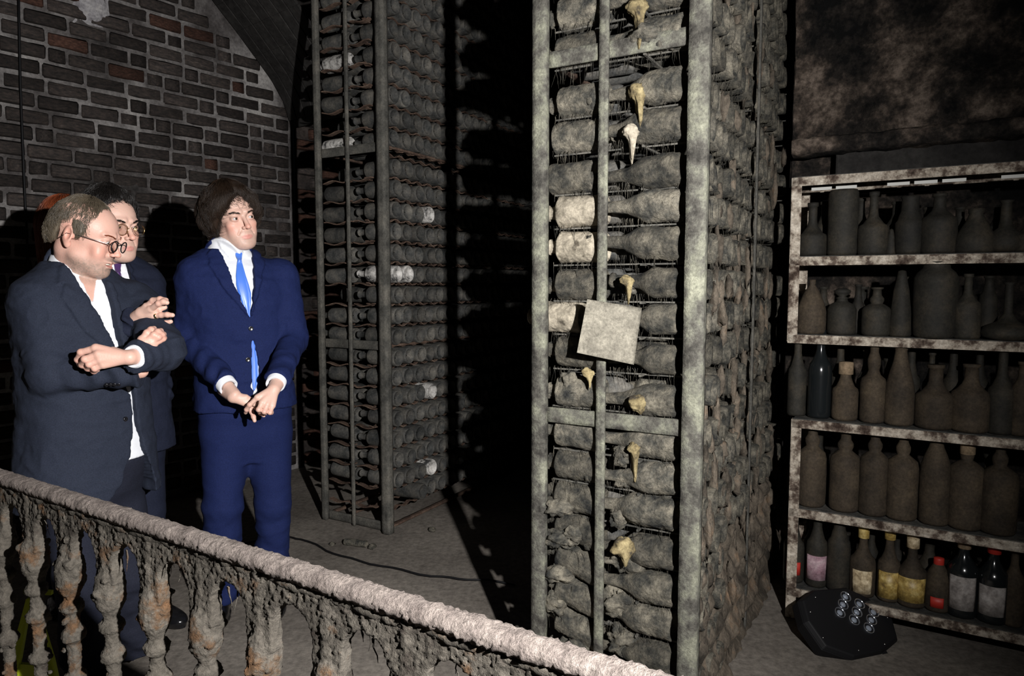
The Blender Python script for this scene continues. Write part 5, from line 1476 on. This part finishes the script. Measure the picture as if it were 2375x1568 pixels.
def flat_cone_sub(F, a, b, ra, rb):
    a = np.array(a, float); b = np.array(b, float); ab = b-a; L = float(np.linalg.norm(ab)); u = ab/L; R = max(ra, rb)
    def fn(X, Y, Z):
        t = (X-a[0])*u[0]+(Y-a[1])*u[1]+(Z-a[2])*u[2]; tt = np.clip(t/L, 0, 1)
        d = np.sqrt(np.maximum((X-a[0])**2+(Y-a[1])**2+(Z-a[2])**2 - t*t, 0)) - (ra+(rb-ra)*tt)
        return np.maximum(d, np.maximum(t-L, -t))
    F.comb(np.minimum(a, b)-R, np.maximum(a, b)+R, fn, .002, 's')
def fg(p, pts, r=.0088, palm=True): return dict(p=[p.L(*q) for q in pts], r=r, palm=palm)

# ---- the man in the royal blue suit
p3 = Person(572, 1000, 2.88, 30, 'man in bright blue suit and sky blue tie, bushy brown hair, hands clasped')
p3.hs = 1.06
p3.headframe(p3.L(540, 507, 2.87), 48, 4, -11)
S3_ = [(.86, 0, 0, .190, .128), (.95, -.002, 0, .182, .126), (1.08, -.006, 0, .170, .118), (1.2, -.012, -.003, .172, .118), (1.33, -.024, 0, .186, .122), (1.42, -.034, .01, .186, .116),
       (1.475, -.042, .02, .165, .096), (1.51, -.046, .026, .118, .078), (1.545, -.05, .03, .082, .066), (1.57, -.052, .03, .07, .06)]
A3 = [[p3.L(456, 640, 2.80), p3.L(438, 790, 2.80), p3.L(545, 915, 2.60), .80], [p3.L(652, 638, 2.97), p3.L(680, 790, 2.92), p3.L(634, 903, 2.60), .84]]
L3 = [[p3.L(522, 1010, 2.84), p3.L(517, 1170, 2.80), p3.L(513, 1385, 2.84), (.104, .074, .072)], [p3.L(622, 1005, 2.93), p3.L(633, 1170, 2.92), p3.L(634, 1355, 2.97), (.104, .072, .068)]]
h3 = [dict(w=p3.L(636, 903, 2.60), fa=p3.L(655, 870, 2.68), wr=.023, f=[
        fg(p3, [(597, 922, 2.555), (579, 939, 2.55), (572, 950, 2.56), (569.6, 957, 2.575)]),
        fg(p3, [(608, 934, 2.55), (600, 950, 2.535), (603, 954, 2.56), (607, 949, 2.575)], .0094),
        fg(p3, [(620, 938, 2.555), (613, 955, 2.54), (616, 957, 2.565), (618, 951, 2.58)], .0092),
        fg(p3, [(632, 941, 2.565), (626, 957, 2.55), (629, 957, 2.575), (630, 952, 2.585)], .0084),
        fg(p3, [(612, 917, 2.59), (598, 927, 2.60), (590, 938, 2.60)], .0098)]),
      dict(w=p3.L(541, 921, 2.60), fa=p3.L(520, 903, 2.66), wr=.023, f=[
        fg(p3, [(575, 938, 2.61), (583, 955, 2.61), (588, 967, 2.605), (590.5, 976, 2.60)], .0088),
        fg(p3, [(582, 936, 2.615), (596, 948, 2.62), (604, 958, 2.61), (612, 964, 2.60)], .0086),
        fg(p3, [(584, 930, 2.62), (600, 936, 2.63), (612, 944, 2.63)], .009),
        fg(p3, [(570, 922, 2.61), (586, 928, 2.62), (598, 930, 2.62)], .009)])]
build_person(p3, S3_, 'blue_suit', 'blue_suit', A3, L3, h3,
    V=[[(500, 556), (540, 655), (578, 738), (586, 680), (588, 560), (560, 540), (520, 540)], [(584, 782), (597, 835), (601, 878), (592, 908), (584, 895)]],
    lapels=[[(503, 556), (476, 592), (486, 603), (481, 612), (520, 672), (578, 738), (541, 655)], [(588, 560), (612, 588), (604, 598), (610, 606), (602, 660), (579, 738), (587, 680)]],
    gaps=[[(592, 905), (580, 930), (556, 1010), (630, 1010), (606, 940)]],
    collar=[[(503, 552), (511, 576), (536, 603), (543, 594), (553, 582)], [(560, 580), (584, 560), (588, 596), (575, 600), (563, 586)]],
    skin=dict(stub=.35), gaze=(.42, -1, .02), jz=(.885, 1.56), head=dict(jaw=1.08, fat=1.08, nose=.99), feet=[(p3.L(515, 1400, 2.86), p3.L(500, 1440, 2.72)), (p3.L(636, 1375, 2.98), p3.L(640, 1410, 2.85))])
strip_on(p3, [(549, 560, 583), (546, 562, 588), (547, 561, 594), (551, 561, 602)], .0085, .008, M['blue_tie'], 'tie_knot', None, 5, .006)
strip_on(p3, [(551, 560, 602), (549, 563, 615), (547, 570, 640), (548, 577, 660), (552, 582, 680), (560, 582, 700), (568, 580, 720), (575, 580, 738), (578, 583, 770), (581, 592, 800), (583, 598, 840), (584, 600, 878), (586, 594, 898), (588, 590, 906)], .004, .004, M['blue_tie'], 'tie', None, 5, .004)
jn = (0, -1, 0)
q = p3.surf(582, 762, .020); button(p3, q, jn, .0095)
q = p3.surf(575, 834, .016); button(p3, q, jn, .0095)
for i, (a, e) in enumerate(((0, .80), (1, .84))):
    el = A3[a][1]; wr = A3[a][2]; d = wr-el; cuff(p3, el+d*(e-.03), el+d*(e+.075), .038, .036)
add_hair(p3, 'hair', (.108, .116, .132), (-.006, .008, .010), [(-180, 132), (-100, 128), (-68, 122), (-52, 92), (-35, 74), (-15, 58), (2, 43), (14, 47), (30, 66), (44, 92), (58, 122), (100, 130), (180, 132)],
         M['hair_brown'], ns=7040, slen=.85, curl=.0018, freq=8, clump=.014, bump=.075, tc=88, edge=.22, r=.0005, seed=3, sidew=.28, drop=.85)
add_brows(p3, M['hair_brown'], 1.3, 4, -.002)

# ---- the man with folded arms
p1 = Person(203, 1000, 2.35, 64, 'man in open navy jacket with folded arms, round glasses and a smile')
p1.hs = 1.03
p1.headframe(p1.L(199, 549, 2.33), 96, 17, 0)
S1_ = [(.66, -.0, .0, .215, .165), (.80, 0, 0, .205, .16), (.95, 0, 0, .19, .152), (1.1, 0, .0, .186, .146), (1.25, 0, .005, .19, .136), (1.34, 0, .012, .192, .124), (1.40, 0, .02, .172, .102), (1.44, 0, .026, .118, .08), (1.475, 0, .03, .08, .066), (1.50, 0, .03, .072, .062)]
A1 = [[p1.L(106, 705, 2.24), p1.L(118, 868, 2.17), p1.L(328, 862, 2.22), .98], [p1.L(318, 705, 2.50), p1.L(384, 815, 2.28), p1.L(300, 829, 2.115), .86]]
L1_ = [[p1.L(165, 1130, 2.30), p1.L(190, 1330, 2.28), p1.L(200, 1600, 2.32), (.105, .080, .068)], [p1.L(262, 1130, 2.45), p1.L(300, 1330, 2.42), p1.L(320, 1545, 2.5), (.105, .08, .068)]]
h1 = [dict(w=p1.L(300, 829, 2.11), fa=p1.L(340, 824, 2.19), wr=.022, f=[
        fg(p1, [(222, 808, 2.085), (188, 817, 2.08), (181, 834, 2.095), (186, 847, 2.115)], .0105),
        fg(p1, [(228, 822, 2.075), (197, 833, 2.065), (191, 846, 2.085), (200, 852, 2.115)], .0105),
        fg(p1, [(233, 834, 2.075), (207, 845, 2.065), (204, 854, 2.09), (212, 856, 2.115)], .0100),
        fg(p1, [(240, 846, 2.08), (220, 855, 2.075), (218, 861, 2.10), (226, 858, 2.115)], .0092),
        fg(p1, [(262, 815, 2.125), (240, 812, 2.145), (222, 822, 2.13)], .0105)]),
      dict(w=p1.L(318, 830, 2.22), fa=p1.L(310, 862, 2.22), wr=.022, f=[
        fg(p1, [(330, 788, 2.16), (341, 772, 2.165), (350, 765, 2.18), (357, 762, 2.20)], .0105),
        fg(p1, [(338, 793, 2.16), (357, 777, 2.165), (366, 770, 2.18), (373, 767, 2.20)], .0105),
        fg(p1, [(350, 794, 2.165), (367, 782, 2.17), (375, 777, 2.185), (380, 775, 2.2)], .0100),
        fg(p1, [(356, 799, 2.17), (370, 790, 2.18), (378, 786, 2.19), (382, 784, 2.2)], .0090)])]
build_person(p1, S1_, 'navy_suit', 'grey_trousers', A1, L1_, h1,
    V=[[(128, 605), (165, 640), (205, 705), (264, 815), (300, 930), (303, 1000), (314, 985), (305, 900), (278, 815), (262, 745), (238, 655), (230, 630), (190, 590)]],
    lapels=[[(130, 612), (118, 660), (138, 655), (128, 690), (190, 770), (262, 830), (262, 805), (205, 708), (165, 645)], [(236, 650), (252, 655), (262, 690), (286, 800), (278, 815), (262, 745)]],
    gaps=[[(303, 1000), (296, 1060), (278, 1120), (248, 1165), (240, 1230), (372, 1230), (352, 1110), (330, 1040), (314, 985)]],
    cuts=[[(186, 640), (222, 640), (221, 690), (217, 702), (200, 668)]],
    smile=True, skin=dict(stub=.9, base=(.62, .375, .30)), gaze=(.1, -1, -.25), jz=(.665, 1.48), head=dict(nose=.97, fat=1.0, jaw=1.05), collar_h=.01, sleeve_r=(.070, .062, .058, .048),
    feet=[(p1.L(205, 1600, 2.36), p1.L(250, 1620, 2.28))])
m_ = MB(); pts = [p1.H((.02*math.sin(q), -.0905+.010*(1-math.cos(q)), -.0655)) for q in np.linspace(-1.1, 1.1, 9)]
for k in range(8): m_.beam(pts[k]*.99+pts[k+1]*.01, pts[k]*.05+pts[k+1]*.95, .004, .0075)
m_.build('teeth', M['teeth'], p1.root, True)
q = p1.surf(291, 972, .017); button(p1, q, (.2, -1, 0), .0085)
el, wr = A1[1][1], A1[1][2]; d = wr-el; cuff(p1, el+d*.82, el+d*.93, .040, .034)
fa0, fa1 = A1[0][1], A1[0][2]; dd = (fa1-fa0)/np.linalg.norm(fa1-fa0)
for k in range(4):
    c_ = fa0+(fa1-fa0)*(.66+.045*k); r_ = p1.Lp((0, 0, 1.4))-c_; r_ /= np.linalg.norm(r_); r_ = r_+np.array([0, 0, -.85]); r_ -= dd*float(r_@dd); r_ /= np.linalg.norm(r_)
    button(p1, c_+r_*.0545, r_, .0060)
add_hair(p1, 'hair', (.081, .1055, .1215), (0, .016, .004), [(-180, 117), (-130, 115), (-116, 108), (-110, 76), (-88, 74), (-83, 96), (-70, 94), (-58, 72), (-44, 52), (-24, 36), (0, 34), (24, 36), (44, 52), (58, 72), (70, 94), (83, 96), (88, 74), (110, 76), (116, 108), (130, 115), (180, 117)],
         M['hair_grey'], ns=5720, slen=.35, curl=.0012, freq=6, clump=.006, bump=.025, tc=120, edge=.06, r=.0005, seed=5, sidew=.3)
add_brows(p1, M['hair_auburn'], .7, 6)
add_glasses(p1, .0195, 'matt_black', .0019, z=-.002, y=-.108)

# ---- the man behind him, speaking
p2 = Person(262, 1000, 2.62, 44, 'man with gold-rimmed glasses, purple tie and dark suit, half hidden, raising his ringed hand')
p2.hs = 1.06
p2.headframe(p2.L(256, 526, 2.58), 66, 6, -2)
S2_ = [(.74, 0, 0, .20, .145), (.9, 0, 0, .19, .14), (1.05, 0, 0, .180, .13), (1.2, 0, 0, .182, .13), (1.33, 0, .0, .19, .124), (1.41, 0, .01, .182, .112), (1.46, 0, .02, .150, .092), (1.49, 0, .026, .11, .076), (1.52, 0, .03, .08, .064), (1.545, 0, .03, .07, .06)]
A2 = [[p2.L(205, 650, 2.46), p2.L(235, 800, 2.42), p2.L(333, 728, 2.34), .86], [p2.L(322, 652, 2.72), p2.L(352, 800, 2.76), p2.L(372, 936, 2.70), .93]]
L2_ = [[p2.L(225, 1060, 2.58), p2.L(235, 1240, 2.56), p2.L(245, 1465, 2.62), (.10, .078, .070)], [p2.L(320, 1060, 2.70), p2.L(335, 1240, 2.70), p2.L(345, 1425, 2.78), (.10, .078, .070)]]
h2 = [dict(w=p2.L(330, 727, 2.34), fa=p2.L(310, 745, 2.37), wr=.024, f=[
        fg(p2, [(341, 711, 2.33), (355, 697, 2.32), (371, 694, 2.31), (385, 696, 2.31)], .0100),
        fg(p2, [(350, 717, 2.32), (368, 704, 2.30), (379, 700, 2.30), (387, 702, 2.30)], .0098),
        fg(p2, [(358, 722, 2.33), (370, 717, 2.33), (382, 713, 2.34)], .0096),
        fg(p2, [(356, 733, 2.33), (374, 731, 2.325), (388, 730, 2.32), (400, 731, 2.32)], .0094),
        fg(p2, [(354, 747, 2.34), (371, 751, 2.335), (384, 749, 2.33), (396, 746, 2.33)], .0088)]),
      dict(w=p2.L(373, 936, 2.70), wr=.022, f=[
        fg(p2, [(376, 958, 2.69), (379, 970, 2.685), (379, 982, 2.69)], .0088),
        fg(p2, [(373, 962, 2.70), (375, 978, 2.70), (374, 990, 2.705)], .009),
        fg(p2, [(369, 962, 2.72), (370, 978, 2.72), (370, 990, 2.72)], .009),
        fg(p2, [(366, 958, 2.73), (366, 972, 2.735), (366, 983, 2.735)], .0084)])]
build_person(p2, S2_, 'dark_suit', 'dark_suit', A2, L2_, h2,
    V=[[(238, 590), (250, 660), (296, 760), (310, 740), (300, 660), (288, 600), (270, 580)]],
    lapels=[[(288, 600), (308, 625), (304, 635), (310, 645), (318, 700), (306, 755), (300, 660)]],
    collar=[[(244, 592), (252, 625), (264, 640), (268, 615)], [(278, 612), (290, 600), (294, 622), (288, 630)]],
    skin=dict(stub=.25), gaze=(.35, -1, -.05), jz=(.76, 1.535), head=dict(jaw=1.05, fat=1.05),
    feet=[(p2.L(248, 1480, 2.66), p2.L(256, 1500, 2.55)), (p2.L(350, 1425, 2.82), p2.L(392, 1445, 2.76))])
strip_on(p2, [(268, 280, 604), (264, 281, 612), (266, 280, 622), (268, 280, 630)], .0085, .008, M['purple_tie'], 'tie_knot', None, 5, .006)
strip_on(p2, [(268, 279, 630), (266, 284, 645), (265, 292, 665), (268, 299, 690), (276, 303, 720), (290, 306, 750)], .004, .004, M['purple_tie'], 'tie', None, 5, .004)
a_, b_ = p2.L(356, 733, 2.33), p2.L(374, 731, 2.325); d = b_-a_; cuff(p2, a_+d*.30, a_+d*.52, .0112, .0112, 'ring', 'gold')
add_hair(p2, 'hair', (.090, .112, .134), (0, .014, .006), [(-180, 126), (-120, 118), (-92, 90), (-72, 98), (-55, 76), (-35, 54), (0, 42), (35, 54), (55, 76), (72, 98), (92, 90), (120, 118), (180, 126)],
         M['hair_black'], ns=3300, slen=.4, curl=.002, freq=10, clump=.012, bump=.09, tc=120, edge=.13, r=.0005, seed=9, sidew=.5)
add_brows(p2, M['hair_black'], 1.5, 8)
add_glasses(p2, .0205, 'gold', .0011, True, z=-.003, y=-.106)

# ---- the woman hidden behind them
p4 = Person(150, 1000, 2.95, 20, 'auburn-haired woman in a white top almost hidden behind the man with folded arms')
p4.hs = .98
p4.headframe(p4.L(152, 530, 2.93), 60, 5, 0)
S4_ = [(.80, 0, 0, .16, .11), (1.0, 0, 0, .14, .10), (1.15, 0, 0, .13, .10), (1.3, 0, 0, .145, .11), (1.36, 0, .01, .14, .09), (1.40, 0, .02, .10, .07), (1.43, 0, .03, .06, .055), (1.46, 0, .03, .056, .05)]
A4 = [[p4.L(122, 655, 2.90), p4.L(128, 790, 2.92), p4.L(150, 900, 2.85), .9], [p4.L(178, 655, 3.0), p4.L(190, 790, 3.0), p4.L(185, 900, 2.9), .9]]
L4 = [[p4.L(135, 1040, 2.93), p4.L(138, 1200, 2.93), p4.L(140, 1400, 2.95), (.08, .055, .045)], [p4.L(172, 1040, 2.97), p4.L(172, 1200, 2.97), p4.L(172, 1400, 2.98), (.08, .055, .045)]]
M['white_top'] = cloth('cream_blouse', (.72,.74,.72), 500, .1)
build_person(p4, S4_, 'white_top', 'dark_suit', A4, L4, [], shirt=False, jz=(.85, 1.45), thick=.006, sleeve_r=(.042, .038, .034, .03),
    feet=[(p4.L(140, 1405, 2.97), p4.L(135, 1425, 2.85)), (p4.L(172, 1405, 3.0), p4.L(172, 1425, 2.9))])
add_hair(p4, 'hair', (.098, .112, .135), (0, .012, .005), [(-180, 190), (-90, 185), (-60, 170), (-45, 110), (-20, 60), (0, 50), (20, 60), (45, 110), (60, 170), (90, 185), (180, 190)],
         M['hair_auburn'], ns=3520, slen=1.3, curl=.003, freq=4, bump=.04, tc=92, edge=.1, r=.0006, seed=12, sidew=.08)
